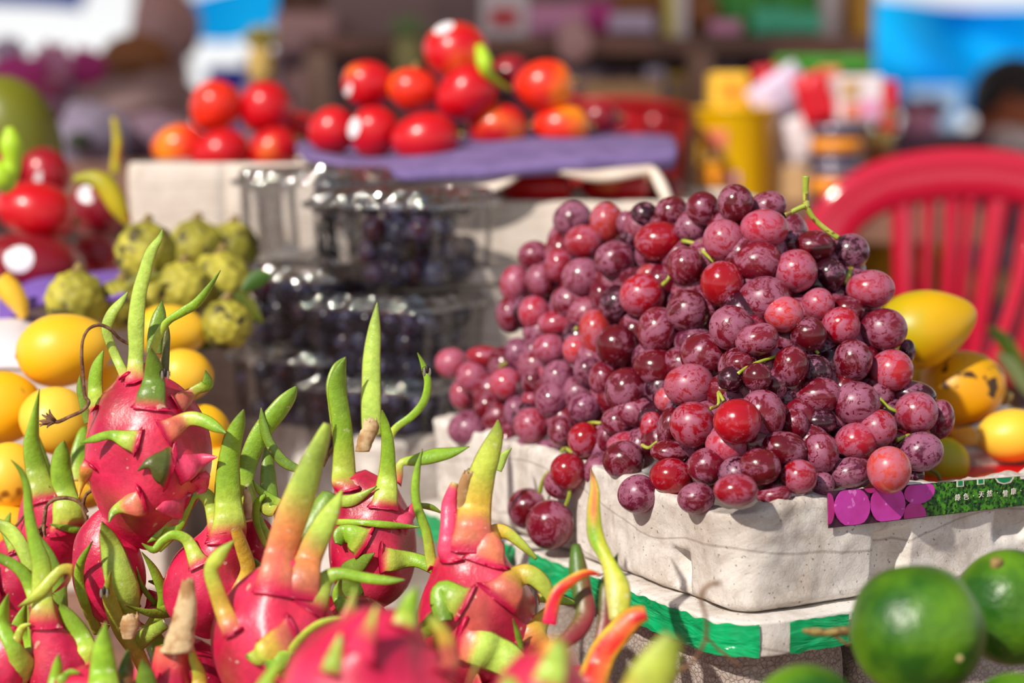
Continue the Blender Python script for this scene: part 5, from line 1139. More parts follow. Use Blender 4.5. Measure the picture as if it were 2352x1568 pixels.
# yellow-brown sack behind the chair
def lumpy(name, px, py, rx, ry, d, m, label, cat, lump=.12, fr=1.6, ny=1.0, flatb=False, group=None):
    c_ = P(px, py, d); k = PXS(d); sd_ = random.random() * 40
    def fn(v):
        w_ = 1 + lump * noise.noise(v * fr + Vector((sd_, 0, 0))) + lump * .4 * noise.noise(v * fr * 3); return c_ + Vector((v.x * rx * k * w_, v.y * (rx + ry) / 2 * k * ny * w_, v.z * ry * k * w_))
    v, f = sphere_vf(40, 26, fn); return props(mobj(name, v, f, m, base=c_ - Vector((0, 0, ry * k))), label, cat, group)
def stand_box(name, x0, x1, y0, y1, d, dep, m, label, cat, group=None, rz=0.0, stripes=(), z0=None, bev=.004, taper=1.0):
    """box whose front face spans the given photo rectangle at distance d"""
    a = P(x0, y1, d); b = P(x1, y0, d); zb = a.z if z0 is None else z0; c_ = ((a.x + b.x) / 2, d + dep / 2, (zb + b.z) / 2); s_ = (abs(b.x - a.x), dep, b.z - zb)
    root = empty(name, (c_[0], c_[1], zb), label, cat, group)
    v, f = box_vf(c_, s_, rz, min(bev, s_[0] * .2, s_[2] * .2), taper); o = mobj('body', v, f, m, base=root.location, smooth=False); o.parent = root; o.location = (0, 0, 0)
    for (u0, u1, v0, v1, mm) in stripes:
        w_, h_ = s_[0], s_[2]; v, f = box_vf((c_[0] + (u0 + u1 - 1) / 2 * w_ , d - .001, zb + (v0 + v1) / 2 * h_), ((u1 - u0) * w_, .003, (v1 - v0) * h_), 0); o = mobj('label_patch', v, f, mm, base=root.location, smooth=False); o.parent = root; o.location = (0, 0, 0)
    return root
flat('yellow', (236, 186, 0), .35); flat('yellow2', (244, 196, 60), .5); flat('redplastic', (176, 14, 24), .35); flat('red', (206, 12, 34), .4); flat('white', (226, 216, 222), .5); flat('navy', (34, 30, 66), .35); flat('orangeband', (238, 150, 40), .4)
flat('magenta', (206, 60, 150), .5); flat('pinkpack', (220, 150, 190), .5); flat('lavender', (206, 190, 220), .5); flat('green', (70, 168, 70), .5); flat('green2', (60, 140, 40), .5); flat('teal', (80, 200, 160), .4); flat('brown', (150, 96, 56), .6)
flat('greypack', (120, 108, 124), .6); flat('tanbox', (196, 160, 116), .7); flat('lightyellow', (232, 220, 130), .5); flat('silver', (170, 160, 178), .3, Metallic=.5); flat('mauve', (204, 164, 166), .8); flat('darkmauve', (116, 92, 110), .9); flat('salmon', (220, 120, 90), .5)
tarpm = speck_mat('blue_tarpaulin', (0, 160, 240), (20, 206, 255), 1.2, rough=.5)
tarpm.node_tree.nodes['Principled BSDF'].inputs['Specular IOR Level'].default_value = .1
q = N(tarpm); ts = q.n('BsdfTranslucent'); ts.inputs[0].default_value = lin((0, 190, 255)); ms = q.n('MixShader'); ms.inputs[0].default_value = .5
outn = [x for x in tarpm.node_tree.nodes if x.type == 'OUTPUT_MATERIAL'][0]; q.l(q.b.outputs[0], ms.inputs[1]); q.l(ts.outputs[0], ms.inputs[2]); q.l(ms.outputs[0], outn.inputs[0])
tarpd = mat('deep_blue_tarpaulin', (0, 120, 240), .4); q = N(tarpd); ts = q.n('BsdfTranslucent'); ts.inputs[0].default_value = lin((0, 130, 240)); ms = q.n('MixShader'); ms.inputs[0].default_value = .5
outn = [x for x in tarpd.node_tree.nodes if x.type == 'OUTPUT_MATERIAL'][0]; q.l(q.b.outputs[0], ms.inputs[1]); q.l(ts.outputs[0], ms.inputs[2]); q.l(ms.outputs[0], outn.inputs[0])
# red basket
def basket():
    d = 2.44; x0, x1 = P(1300, 0, d).x, P(1600, 0, d).x; root = empty('plastic_basket', (0.5 * (x0 + x1), d + .08, P(0, 450, d).z), 'dark red perforated plastic basket behind the apples', 'basket')
    zt1, zb = P(0, 232, d).z, P(0, 450, d).z; cx = (x0 + x1) / 2; w_ = (x1 - x0) / 2; V, F = [], []; n = 60; rows = 12
    for j in range(rows + 1):
        t = j / rows; sc = .84 + .16 * t
        for i in range(n):
            a = 2 * math.pi * i / n; V.append(Vector((cx + math.copysign(abs(math.cos(a)) ** .6, math.cos(a)) * w_ * sc, d + .085 + math.copysign(abs(math.sin(a)) ** .6, math.sin(a)) * .085 * sc, zb + (zt1 - zb) * t - .012 * (math.cos(a) * t > 0) * math.cos(a) * t)))
    for j in range(rows):
        for i in range(n):
            if j in (0, rows - 1, rows // 2) or i % 3 == 0: F.append((j * n + i, j * n + (i + 1) % n, (j + 1) * n + (i + 1) % n, (j + 1) * n + i))
    o = mobj('side_mesh', V, F, M['redplastic'], base=root.location); o.parent = root; o.location = (0, 0, 0); o.modifiers.new('thickness', 'SOLIDIFY').thickness = .003
    rim = [V[rows * n + i] for i in range(n)]; v, f = tube_vf(rim + [rim[0]], .005, 8, 90); o = mobj('rim', v, f, M['redplastic'], base=root.location); o.parent = root; o.location = (0, 0, 0)
    v, f = cyl_vf((cx, d + .085, zb), w_ * .8, .004, 30, sy=.5); o = mobj('bottom', v, f, M['redplastic'], base=root.location); o.parent = root; o.location = (0, 0, 0)
    for k in range(6):
        fruit('apple', 1360 + (k % 3) * 75, 285 + (k // 3) * 45, 42, 38, d + .07, M['apple_dark'], ['dark apple inside the red basket near the pyramid, upper', 'dark apple inside the red basket, upper middle', 'dark apple inside the red basket near the yellow tub, upper', 'dark apple inside the red basket near the pyramid, lower', 'dark apple inside the red basket, lower middle', 'dark apple inside the red basket near the yellow tub, lower'][k], 'apple', 'apples inside the red basket', 0)
basket()
# second table carrying baskets, tubs and tins
TB = P(0, 458, 2.7).z
tb = empty('back_table', (.35, 2.75, 0), 'dark wooden side table carrying tubs, tins and the red basket', 'table')
quadbox('table_top', (.17, 2.66, TB - .02), (.80, .50, .04), M['wood'], kind=None, parent=tb)
for x in (-.20, .30):
    for y in (2.45, 2.88): quadbox('leg', (x, y, (TB - .04) / 2), (.05, .05, TB - .04), M['wood'], kind=None, parent=tb)
# yellow tub
d = 2.55; cx = P(1702, 0, d).x; root = empty('plastic_tub', (cx, d + .05, TB), 'tall yellow plastic tub with an orange and pink label', 'tub'); r_ = 92 * PXS(d); h_ = P(0, 248, d).z - TB
v, f = cyl_vf((cx, d + .05, TB), r_, h_, 40, [(0, 0), (.93, 0), (.95, .02), (.98, .9), (1.0, .91), (1.0, .96), (1.04, .965), (1.04, 1.0), (.9, 1.01), (0, 1.01)]); o = mobj('body', v, f, M['yellow'], base=root.location); o.parent = root; o.location = (0, 0, 0)
for (x, y, wd, hg, mm) in ((1650, 318, 62, 40, 'salmon'), (1650, 356, 54, 18, 'tanbox'), (1655, 405, 64, 50, 'orangeband'), (1690, 412, 26, 30, 'pinkpack')):
    V = []; a0 = math.asin(max(-.98, min(.98, (x - 1702) / 92))); da = wd / 92 / 2
    for j in (0, 1):
        for i in range(7): a = a0 + (i / 6 - .5) * 2 * da * .9; V.append(Vector((cx + math.sin(a) * r_ * 1.01, d + .05 - math.cos(a) * r_ * 1.01, P(0, y + (j - .5) * hg, d).z)))
    o = mobj('label_patch', V, [(i, i + 1, i + 8, i + 7) for i in range(6)], M[mm], base=root.location, smooth=False); o.parent = root; o.location = (0, 0, 0); o.modifiers.new('thickness', 'SOLIDIFY').thickness = .001
stand_box('carton', 1636, 1722, 166, 236, 2.62, .08, M['yellow2'], 'small yellow carton standing on the yellow tub', 'carton', stripes=[(.2, .8, .2, .75, M['orangeband'])], z0=P(0, 246, 2.55).z)
# navy tins, stacked
def tin(x0, x1, y0, y1, d, body, bands, label):
    cx = P((x0 + x1) / 2, 0, d).x; r = (x1 - x0) / 2 * PXS(d); zb, zt1 = P(0, y1, d).z, P(0, y0, d).z; root = empty('tin', (cx, d + r, zb), label, 'tin', 'food tins on the side table')
    v, f = cyl_vf((cx, d + r, zb), r, zt1 - zb, 36, [(0, 0), (.98, 0), (1, .02), (.97, .04), (.97, .95), (1, .97), (.98, 1), (.93, 1), (.92, .97), (0, .97)]); o = mobj('can', v, f, body, base=root.location); o.parent = root; o.location = (0, 0, 0)
    for (a, b, mm) in bands:
        v, f = cyl_vf((cx, d + r, zb + (zt1 - zb) * a), r * .985, (zt1 - zb) * (b - a), 36, [(.985, 0), (1, 0), (1, 1), (.985, 1)]); o = mobj('label_band', v, f, mm, base=root.location); o.parent = root; o.location = (0, 0, 0)
tin(1878, 1998, 386, 474, 2.5, M['navy'], [(.3, .72, M['orangeband']), (.8, .92, M['silver'])], 'lower navy tin with an orange band, beside the chair')
tin(1876, 1996, 286, 385, 2.5, M['navy'], [(.34, .66, M['orangeband']), (.84, .97, M['silver']), (.04, .14, M['silver'])], 'upper navy tin with an orange band, stacked on its twin')
tin(2002, 2066, 300, 395, 2.6, M['lightyellow'], [(.2, .7, M['brown'])], 'olive-yellow jar behind the navy tins')
stand_box('carton', 1740, 1860, 380, 470, 2.6, .1, M['tanbox'], 'plain tan carton between the yellow tub and the navy tins', 'carton', z0=TB)
stand_box('carton', 1790, 1875, 285, 380, 2.62, .08, M['white'], 'white carton on the plain tan carton', 'carton')
# packets
def packet(px, py, rx, ry, d, m, label, tilt=0, cat='packet', group='packets and pouches on the side table'):
    c_ = P(px, py, d); k = PXS(d); R2 = Matrix.Rotation(math.radians(-tilt), 3, 'Y'); n = 14; V, F = [], []
    for s in (-1, 1):
        for i in range(n + 1):
            for j in range(n + 1):
                u, v = i / n * 2 - 1, j / n * 2 - 1; pil = (1 - u ** 4) * (1 - v ** 4); V.append(c_ + R2 @ Vector((u * rx * k, -s * pil * min(rx, ry) * k * .38 + noise.noise(Vector((u * 3, v * 3, px))) * .004, v * ry * k)))
    m1 = (n + 1) ** 2
    for i in range(n):
        for j in range(n):
            a = i * (n + 1) + j; F.append((a, a + n + 1, a + n + 2, a + 1)); F.append((m1 + a, m1 + a + 1, m1 + a + n + 2, m1 + a + n + 1))
    return props(mobj('packet', V, F, m, base=c_ - Vector((0, 0, ry * k))), label, cat, group)
packet(1790, 212, 66, 44, 2.6, M['lavender'], 'pale lavender packet leaning above the yellow tub', 35)
packet(1760, 180, 30, 28, 2.68, M['red'], 'small red packet behind the lavender one', 10)
packet(1872, 228, 40, 62, 2.55, M['red'], 'glossy red pouch leaning beside the lavender packet', 18)
packet(1838, 320, 32, 52, 2.6, M['white'], 'white pouch below the red pouch', 20)
packet(1905, 200, 24, 46, 2.66, M['salmon'], 'orange-brown pouch behind the glossy red one', 0)
stand_box('noodle_carton', 1926, 2030, 172, 282, 2.52, .08, M['white'], 'white and pink food carton on the upper navy tin', 'carton', stripes=[(.05, .45, .5, .9, M['tanbox']), (.5, .9, .1, .5, M['pinkpack']), (.1, .5, .1, .4, M['salmon'])])
stand_box('red_carton', 2028, 2064, 184, 290, 2.52, .06, M['red'], 'narrow red carton beside the white and pink carton', 'carton', stripes=[(.2, .8, .15, .5, M['brown'])], z0=P(0, 300, 2.6).z)
packet(1890, 146, 110, 18, 2.75, M['green2'], 'green leafy packet lying behind the red cartons')
# shelf
d = 3.0; zs1, zs0 = P(0, 84, d).z, P(0, 124, d).z; xa, xb = P(700, 0, d).x, P(2005, 0, d).x
sh = empty('shelf_rack', ((xa + xb) / 2, d + .15, 0), 'dark brown wooden shelf rack loaded with packets at the back', 'shelf')
quadbox('shelf_board', ((xa + xb) / 2, d + .17, (zs1 + zs0) / 2), (xb - xa, .34, zs1 - zs0), M['wood'], kind=None, parent=sh)
quadbox('shelf_board', ((xa + xb) / 2, d + .17, P(0, 262, d).z - .01), (xb - xa, .34, .02), M['wood'], kind=None, parent=sh)
for x in (P(1608, 0, d).x, xa + .02, xb - .02): quadbox('post', (x, d - .01, zs0 / 2), (.036, .03, zs0), M['woodlight'], kind=None, parent=sh)
quadbox('back_board', ((xa + xb) / 2, d + .36, .8), (xb - xa, .02, 1.6), speck_mat('dark_board', (150, 126, 126), (112, 94, 102), 5, rough=.9), kind=None, parent=sh)
GS = 'packets on the top shelf'
stand_box('carton', 1105, 1215, -20, 78, 3.05, .15, M['white'], 'white carton with red print on the top shelf behind the apples', 'carton', GS, stripes=[(.2, .75, .25, .62, M['red'])], z0=zs1)
packet(1280, 45, 66, 34, 3.05, M['pinkpack'], 'pale pink packet next to the white carton on the top shelf', 0, group=GS)
packet(1358, 40, 50, 34, 3.08, M['magenta'], 'magenta packet in the middle of the top shelf', 0, group=GS)
packet(1450, 52, 50, 22, 3.02, M['lavender'], 'flat pale lavender packet lying on the top shelf', 0, group=GS)
packet(1470, 8, 60, 34, 3.1, M['brown'], 'brown packet behind the pale lavender one on the top shelf', 0, group=GS)
stand_box('carton', 1528, 1580, -30, 72, 3.05, .1, M['lightyellow'], 'light yellow carton beside the round brown pack', 'carton', GS, stripes=[(.5, 1, .0, 1, M['white'])], z0=zs1)
lumpy('brown_sack', 1610, 30, 42, 46, 3.08, M['brown'], 'round brown sack on the top shelf above the post', 'sack', .05)
packet(1700, 28, 60, 52, 3.12, M['green'], 'green packet next to the round brown sack', 0, group=GS)
packet(1830, 20, 80, 54, 3.15, M['green'], 'larger green packet nearer the blue tarpaulin', 0, group=GS)
packet(1666, 62, 36, 16, 3.0, M['pinkpack'], 'small pinkish packet at the foot of the green packet', 0, group=GS)
packet(1770, 48, 40, 30, 3.02, M['teal'], 'aqua packet nearer the brown sack', 0, group=GS)
packet(1840, 52, 46, 24, 3.01, M['teal'], 'aqua packet nearer the white bottle', 0, group=GS)
v, f = cyl_vf((P(1920, 0, 3.08).x, 3.12, zs1), 30 * PXS(3.1), .12, 24); props(mobj('white_jar', v, f, M['white'], base=(P(1920, 0, 3.08).x, 3.12, zs1)), 'white jar on the top shelf between aqua and ochre packs', 'jar')
stand_box('carton', 1962, 2004, -30, 74, 3.06, .1, flat('ochre', (216, 160, 50), .5), 'ochre carton at the end of the top shelf', 'carton', GS, z0=zs1)
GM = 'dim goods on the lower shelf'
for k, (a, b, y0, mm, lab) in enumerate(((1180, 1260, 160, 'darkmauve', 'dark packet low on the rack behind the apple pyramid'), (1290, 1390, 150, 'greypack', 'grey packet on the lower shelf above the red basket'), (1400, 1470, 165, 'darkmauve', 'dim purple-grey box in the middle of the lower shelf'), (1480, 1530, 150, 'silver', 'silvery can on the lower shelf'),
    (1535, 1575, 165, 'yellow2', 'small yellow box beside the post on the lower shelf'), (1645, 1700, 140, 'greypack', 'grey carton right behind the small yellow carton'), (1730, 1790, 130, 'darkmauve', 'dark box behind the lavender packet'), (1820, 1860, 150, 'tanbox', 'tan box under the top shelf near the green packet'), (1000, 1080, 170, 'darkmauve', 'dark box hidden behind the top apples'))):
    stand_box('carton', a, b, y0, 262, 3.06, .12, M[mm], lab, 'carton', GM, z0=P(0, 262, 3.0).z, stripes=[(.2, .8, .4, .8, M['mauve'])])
stand_box('carton', 1340, 1520, 185, 255, 2.9, .1, M['tanbox'], 'wide beige carton standing behind the red basket', 'carton', z0=TB)
lumpy('hanging_bag', 1318, 96, 40, 50, 2.97, M['mauve'], 'pale mauve bag hanging from the shelf edge', 'bag', .15)
# left background
packet(700, 75, 70, 46, 3.3, M['mauve'], 'mauve bundle beside the blue tarpaulin', group='mauve bundles in the back')
lumpy('cloth_bundle', 860, 70, 120, 70, 3.6, M['mauve'], 'large mauve-brown bundle behind the apple pyramid', 'bundle', .2, group='mauve bundles in the back')
lumpy('cloth_bundle', 770, 130, 130, 34, 3.4, M['darkmauve'], 'dark flat bundle over the blue strip', 'bundle', .2, group='mauve bundles in the back')
lumpy('cloth_bundle', 730, 230, 90, 90, 3.4, M['mauve'], 'brownish bundle between the two apple pyramids', 'bundle', .2, group='mauve bundles in the back')
lumpy('cloth_heap', 330, 240, 130, 70, 2.9, flat('greymauve', (150, 124, 124), .9), 'grey-brown cloth heap behind the white foam box', 'cloth', .25)
lumpy('cloth_heap', 360, 330, 120, 70, 2.7, M['darkmauve'], 'dark violet cloth heap just above the white foam box', 'cloth', .2)
lumpy('cloth_heap', 215, 330, 80, 90, 2.6, flat('greyviolet', (122, 112, 134), .9), 'grey-violet cloth beside the papaya', 'cloth', .3)
lumpy('dark_fruit', 182, 325, 28, 24, 2.5, flat('darkgreen', (30, 40, 24), .6), 'small dark green round fruit on the grey-violet cloth', 'fruit', .05)
lumpy('wicker_basket', 315, 130, 80, 54, 3.4, M['brown'], 'brown woven basket below the bright sky gap', 'basket', .06)
lumpy('wooden_bundle', 380, 60, 80, 90, 3.9, M['mauve'], 'brown-grey bundle between the sky gap and the blue tarpaulin', 'bundle', .15)
for k, (x, y, rx, ry, mm) in enumerate(((40, 165, 60, 34, 'magenta'), (120, 150, 40, 44, 'pinkpack'), (95, 195, 50, 30, 'magenta'), (200, 155, 40, 40, 'magenta'), (150, 200, 50, 34, 'lavender'), (20, 120, 34, 30, 'lavender'), (120, 235, 40, 24, 'pinkpack'))):
    lumpy('flower_bouquet', x, y, rx, ry, 2.9 + k * .06, M[mm], ['magenta flower bunch at the frame edge above the papaya', 'pale pink flower bunch in the middle of the row', 'deep pink flowers right above the papaya top', 'magenta flowers nearest the brown basket', 'lavender flowers between the pink ones', 'lavender flowers touching the bright sky gap', 'pink flowers low beside the papaya'][k], 'flowers', .5, 4, group='pink flower bunches at the back')
# blue sheets
bt = empty('bench', (-.83, 3.0, 0), 'rough wooden bench at the back carrying cloth heaps and flowers', 'bench')
quadbox('bench_top', (-.83, 3.0, .82), (.94, 1.3, .04), M['wood'], kind=None, parent=bt)
for x in (-1.25, -.42):
    for y in (2.42, 3.58): quadbox('leg', (x, y, .4), (.06, .06, .8), M['wood'], kind=None, parent=bt)
def tarp(name, rows, m, label, fold=.05):
    G_ = [crom([tuple(P(*p)) for p in r], 40) for r in rows]; mrow = 24; V = []
    for i in range(40):
        for q in crom([G_[k][i] for k in range(len(G_))], mrow): V.append(Vector(q) + Vector((0, noise.noise(Vector((q[0] * 1.6, q[2] * 2.2 + q[0], 1))) * fold * 3, 0)))
    F = [(i * mrow + j, (i + 1) * mrow + j, (i + 1) * mrow + j + 1, i * mrow + j + 1) for i in range(39) for j in range(mrow - 1)]
    o = mobj(name, V, F, m, base=V[0]); o.modifiers.new('thickness', 'SOLIDIFY').thickness = .004; return props(o, label, 'tarpaulin', 'blue tarpaulins')
tarp('tarpaulin', [[(1990, 0, 8), (2180, 8, 8), (2460, 20, 8)], [(1985, 110, 7.9), (2180, 120, 7.9), (2460, 130, 7.9)], [(1960, 180, 7.8), (2180, 190, 7.8), (2460, 230, 7.8)], [(1960, 260, 7.8), (2180, 262, 7.8), (2460, 320, 7.8)]], tarpm, 'big bright blue tarpaulin hanging behind the seated person', .16)
tarp('tarpaulin', [[(-40, -40, 6), (100, -40, 6), (215, -40, 6)], [(-40, 8, 6), (100, 15, 6), (190, 24, 6)]], tarpd, 'strip of deep blue tarpaulin above the bright sky gap')
tarp('tarpaulin', [[(425, 0, 6.6), (520, -30, 6.6), (700, -60, 6.6)], [(425, 40, 6.6), (520, 20, 6.6), (700, -20, 6.6)], [(432, 90, 6.6), (540, 94, 6.6), (700, 24, 6.6)]], tarpm, 'blue tarpaulin corner above the small apple pyramid')
tarp('tarpaulin', [[(640, 146, 4.1), (740, 150, 4.1), (850, 138, 4.1)], [(640, 192, 4.1), (740, 182, 4.1), (850, 170, 4.1)]], mat('navy_tarpaulin', (20, 34, 110), .4), 'dark navy tarpaulin strip behind the apple pyramids')
stand_box('blue_crate', 474, 566, 152, 192, 4.4, .2, flat('crateblue', (30, 60, 226), .4), 'bright blue crate behind the small apple pyramid', 'crate', stripes=[(.35, .8, .2, .6, M['lavender'])], z0=0)
stand_box('concrete_block', 560, 640, 128, 190, 4.8, .2, M['lavender'], 'pale block beside the bright blue crate', 'block', z0=0)
# pineapples
def pineapple(px, py, rx, ry, d, mb, ml, lab):
    c_ = P(px, py, d); k = PXS(d); root = empty('pineapple', c_ - Vector((0, 0, ry * k)), lab, 'pineapple', 'pineapples at the back')
    v, f = sphere_vf(40, 26, lambda q: c_ + Vector((q.x * rx * k, q.y * rx * k, q.z * ry * k)) * 1.0 + q * (.003 * math.sin(q.z * 24 + math.atan2(q.y, q.x) * 8) * math.sin(q.z * 24 - math.atan2(q.y, q.x) * 8)))
    o = mobj('body', v, f, mb, base=root.location); o.parent = root; o.location = (0, 0, 0)
    for i in range(14):
        a = i * 2.4; b = .25 + i * .05; ln = ry * k * 1.1; top = c_ + Vector((0, 0, ry * k * .9)); e_ = top + Vector((math.cos(a) * b, math.sin(a) * b, 1.2 - b * .8)) * ln
        v, f = tube_vf([top, (top + e_) / 2 + Vector((math.cos(a), math.sin(a), 0)) * ln * .08, e_], [.006, .007, .0006], 5, 8); o = mobj('leaf', v, f, ml, base=root.location); o.parent = root; o.location = (0, 0, 0)
pineapple(600, 150, 30, 48, 2.7, flat('pine', (190, 160, 90), .7), flat('pineleaf', (128, 118, 50), .6), 'yellowish pineapple above the small apple pyramid')
pineapple(935, 130, 30, 50, 2.95, flat('pine2', (170, 166, 110), .7), flat('pineleaf2', (120, 144, 96), .6), 'green-leaved pineapple behind the topmost apple')
# seated person (blurred, far)
def person():
    d = 5.2; k = PXS(d); hp = P(2325, 248, d); root = empty('person', Vector((hp.x - .15, d + .1, 0)), 'seated person in a dark shirt bending forward, black hair, looking down', 'person')
    skin = mat('brown_skin', (196, 112, 74), .55); hair = mat('black_hair', (34, 28, 32), .5); shirt = mat('dark_navy_shirt', (24, 24, 38), .85); trou = mat('dark_trousers', (50, 44, 56), .85)
    def skinmesh(name, verts, edges, radii, m, sub=2):
        me = bpy.data.meshes.new(name); me.from_pydata([tuple(Vector(v) - root.location) for v in verts], edges, []); me.materials.append(m); o = bpy.data.objects.new(name, me); COL.objects.link(o); o.parent = root
        sk = o.modifiers.new('skin', 'SKIN'); sk.use_smooth_shade = True
        for i, r in enumerate(radii): me.skin_vertices[0].data[i].radius = (r, r)
        me.skin_vertices[0].data[0].use_root = True
        o.modifiers.new('sub', 'SUBSURF').levels = sub; o.modifiers['sub'].render_levels = sub; return o
    X = hp.x; y = d; Z = hp.z
    H = Vector((X, y, Z)); nk = H + Vector((-.10, .02, -.12)); ch = nk + Vector((-.10, .02, -.10)); wa = Vector((X - .30, y + .02, .52)); pe = Vector((X - .32, y + .02, .40))
    ks = [Vector((X + .06, y - .10, .44)), Vector((X + .06, y + .14, .44))]; an = [Vector((X + .06, y - .11, .08)), Vector((X + .08, y + .15, .08))]
    sh_ = [ch + Vector((.02, -.17, .0)), ch + Vector((.02, .17, .0))]; el = [sh_[0] + Vector((.10, -.06, -.24)), sh_[1] + Vector((.10, .06, -.24))]; wr = [el[0] + Vector((.20, .06, -.02)), el[1] + Vector((.20, -.06, -.02))]
    # one continuous body
    V = [pe, wa, ch, nk, H + Vector((-.03, 0, -.04))] + sh_ + el + wr + [pe + Vector((0, -.1, 0)), pe + Vector((0, .1, 0))] + ks + an + [an[0] + Vector((.14, 0, -.04)), an[1] + Vector((.14, 0, -.04))]
    E = [(0, 1), (1, 2), (2, 3), (3, 4), (2, 5), (2, 6), (5, 7), (6, 8), (7, 9), (8, 10), (0, 11), (0, 12), (11, 13), (12, 14), (13, 15), (14, 16), (15, 17), (16, 18)]
    skinmesh('body', V, E, [.12, .12, .13, .055, .05, .06, .06, .042, .042, .028, .028, .09, .09, .062, .062, .042, .042, .03, .03], skin)
    skinmesh('shirt', [pe, wa, ch, ch + Vector((.06, 0, .06))] + sh_ + [sh_[0] + Vector((.06, -.035, -.14)), sh_[1] + Vector((.06, .035, -.14))], [(0, 1), (1, 2), (2, 3), (2, 4), (2, 5), (4, 6), (5, 7)], [.135, .14, .155, .075, .08, .08, .062, .062], shirt)
    skinmesh('trousers', [pe, pe + Vector((0, -.1, 0)), pe + Vector((0, .1, 0))] + ks + an, [(0, 1), (0, 2), (1, 3), (2, 4), (3, 5), (4, 6)], [.135, .1, .1, .075, .075, .056, .056], trou)
    # head, turned down and to the side, face towards +x
    Rm = Matrix.Rotation(math.radians(32), 3, 'Y')
    def hd(q):
        x, yy, z = q.x * .098, q.y * .074, q.z * .118
        if z < 0: x *= 1 + z * 1.6 * (1 if q.x < 0 else .2); yy *= 1 + z * 2.2
        f_ = math.exp(-((q.y / .16) ** 2) - ((q.z + .12) / .18) ** 2) * (q.x > 0); x += .022 * f_                                   # nose
        x += .006 * math.exp(-((q.y / .35) ** 2) - ((q.z + .45) / .1) ** 2) * (q.x > 0)                                               # lips
        x -= .008 * math.exp(-(((abs(q.y) - .38) / .16) ** 2) - ((q.z - .05) / .12) ** 2) * (q.x > 0); return H + Rm @ Vector((x, yy, z))   # eye sockets
    v, f = sphere_vf(48, 40, hd); o = mobj('head', v, f, skin, base=root.location); o.parent = root; o.location = (0, 0, 0)
    v, f = sphere_vf(40, 26, lambda q: H + Rm @ Vector((q.x * .108 - .016, q.y * .086, q.z * .112 + .022 - .05 * max(0, q.x) * (q.z < 0)))); v2 = [p for p in v]
    keep = [fa for fa in f if all((Rm.transposed() @ (v2[i] - H)).z > .012 + .55 * max(0, (Rm.transposed() @ (v2[i] - H)).x) or (Rm.transposed() @ (v2[i] - H)).x < -.045 for i in fa)]
    o = mobj('hair', v2, keep, hair, base=root.location); o.parent = root; o.location = (0, 0, 0); o.modifiers.new('thickness', 'SOLIDIFY').thickness = .012
    for s in (-1, 1):
        c_ = H + Rm @ Vector((-.005, s * .074, -.008)); v, f = sphere_vf(12, 8, lambda q: c_ + Rm @ Vector((q.x * .016, q.y * .007, q.z * .03))); o = mobj('ear', v, f, skin, base=root.location); o.parent = root; o.location = (0, 0, 0)
        c_ = H + Rm @ Vector((.078, s * .03, .006)); v, f = sphere_vf(10, 8, lambda q: c_ + q * .009); o = mobj('eye', v, f, M['white'], base=root.location); o.parent = root; o.location = (0, 0, 0)
        # hand: palm, four fingers and a thumb, resting on the knee
        w0 = wr[0] if s < 0 else wr[1]; Vh = [w0, w0 + Vector((.035, 0, -.004)), w0 + Vector((.08, 0, -.008))]; Eh = [(0, 1), (1, 2)]; Rh = [.026, .030, .034]
        for j in range(4):
            yy = (j - 1.5) * .019; i0 = len(Vh); ln = (.07, .08, .074, .058)[j]; Vh += [w0 + Vector((.095, yy, -.006)), w0 + Vector((.095 + ln * .55, yy * 1.1, -.012)), w0 + Vector((.095 + ln * .9, yy * 1.1, -.034))]; Eh += [(2, i0), (i0, i0 + 1), (i0 + 1, i0 + 2)]; Rh += [.0095, .0085, .007]
        i0 = len(Vh); Vh += [w0 + Vector((.05, s * -.034, -.008)), w0 + Vector((.085, s * -.052, -.018))]; Eh += [(1, i0), (i0, i0 + 1)]; Rh += [.011, .009]
        skinmesh('hand', Vh, Eh, Rh, skin, 1)
    return X, y
X_, y_ = person()
st_ = empty('stool', (X_ - .33, y_ + .02, 0), 'low blue plastic stool under the seated person', 'stool')
v, f = cyl_vf((X_ - .33, y_ + .02, .25), .15, .03, 28); o = mobj('seat', v, f, M['crateblue'], base=st_.location); o.parent = st_; o.location = (0, 0, 0)
for k in range(4):
    a = math.pi / 4 + k * math.pi / 2; v, f = tube_vf([Vector((X_ - .33 + math.cos(a) * .11, y_ + .02 + math.sin(a) * .11, .255)), Vector((X_ - .33 + math.cos(a) * .15, y_ + .02 + math.sin(a) * .15, 0))], .014, 8, 5); o = mobj('leg', v, f, M['crateblue'], base=st_.location); o.parent = st_; o.location = (0, 0, 0)
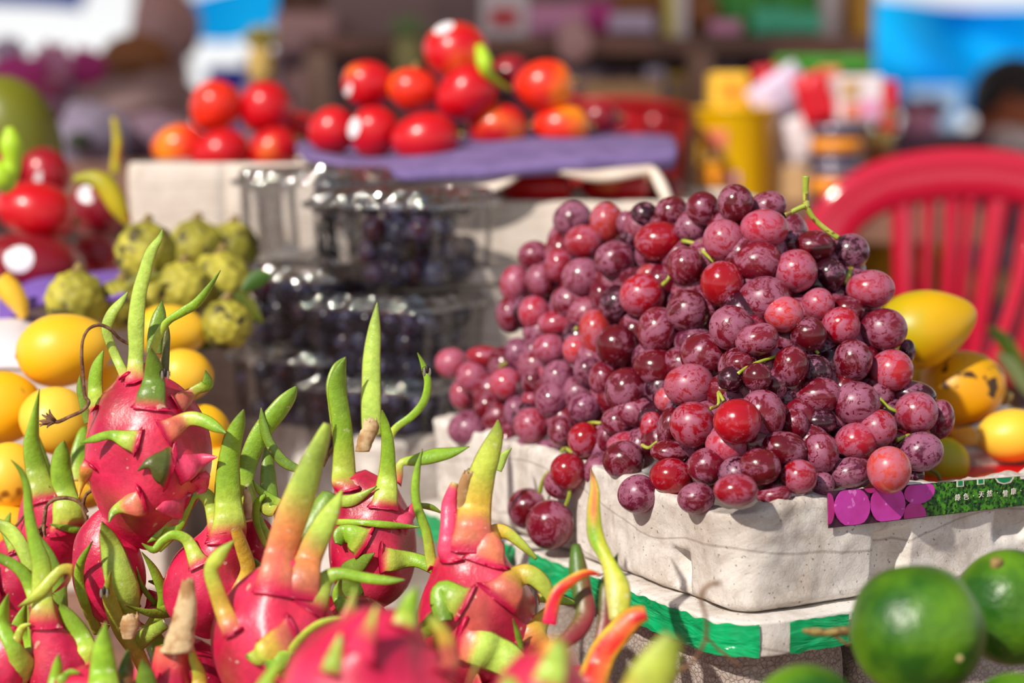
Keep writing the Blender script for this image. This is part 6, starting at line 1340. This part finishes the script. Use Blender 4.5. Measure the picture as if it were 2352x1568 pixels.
# goods around the person
stand_box('counter', 1900, 2420, 300, 480, 4.2, .4, M['darkmauve'], 'dark low counter in front of the seated person', 'counter', z0=0)
lumpy('pink_bag', 2110, 285, 44, 34, 4.15, M['pinkpack'], 'dusty pink bag on the dark counter', 'bag', .2)
lumpy('plum_bag', 2120, 250, 60, 26, 4.5, flat('plum', (110, 50, 80), .8), 'plum coloured bag behind the dusty pink one', 'bag', .2)
lumpy('white_bag', 2325, 325, 50, 34, 4.1, M['white'], 'white bag on the dark counter below the person', 'bag', .2)
stand_box('cool_box', 2120, 2210, 200, 252, 6.6, .3, flat('paleblue', (150, 184, 222), .5), 'pale blue cool box in front of the bright tarpaulin', 'box', z0=.0)
lumpy('yellow_sack', 2010, 620, 90, 120, 2.9, flat('sackyellow', (168, 120, 0), .9), 'mustard yellow sack behind the chair slats', 'sack', .1)
lumpy('yellow_sack', 2130, 590, 60, 130, 3.03, flat('sackolive', (120, 100, 20), .9), 'olive sack standing next to the mustard one', 'sack', .1)
bp_ = empty('brick_pillar', (P(2290, 0, 3.3).x, 3.3, 0), 'low stack of brown and grey bricks behind the chair slats', 'bricks')
x0_ = P(2160, 0, 3.3).x
for r_i in range(15):
    for c_i in range(3):
        quadbox('brick', (x0_ + (c_i + (r_i % 2) * .5) * .096 + .04, 3.3 + random.uniform(-.004, .004), .0225 + r_i * .046), (.09, .1, .042), [M['brown'], M['greypack'], M['tanbox']][(r_i * 2 + c_i * (1 + r_i % 2)) % 3 if random.random() < .8 else 1], kind=None, parent=bp_, bev=.003)
stand_box('wooden_crate', 1920, 2210, 736, 900, 2.82, .34, M['wood'], 'wooden crate under the mustard and olive sacks', 'crate', z0=0)

stand_box('carton', 1800, 1980, 164, 300, 2.76, .08, M['greypack'], 'grey carton behind the red cartons that carries the green leafy packet', 'carton', z0=TB)
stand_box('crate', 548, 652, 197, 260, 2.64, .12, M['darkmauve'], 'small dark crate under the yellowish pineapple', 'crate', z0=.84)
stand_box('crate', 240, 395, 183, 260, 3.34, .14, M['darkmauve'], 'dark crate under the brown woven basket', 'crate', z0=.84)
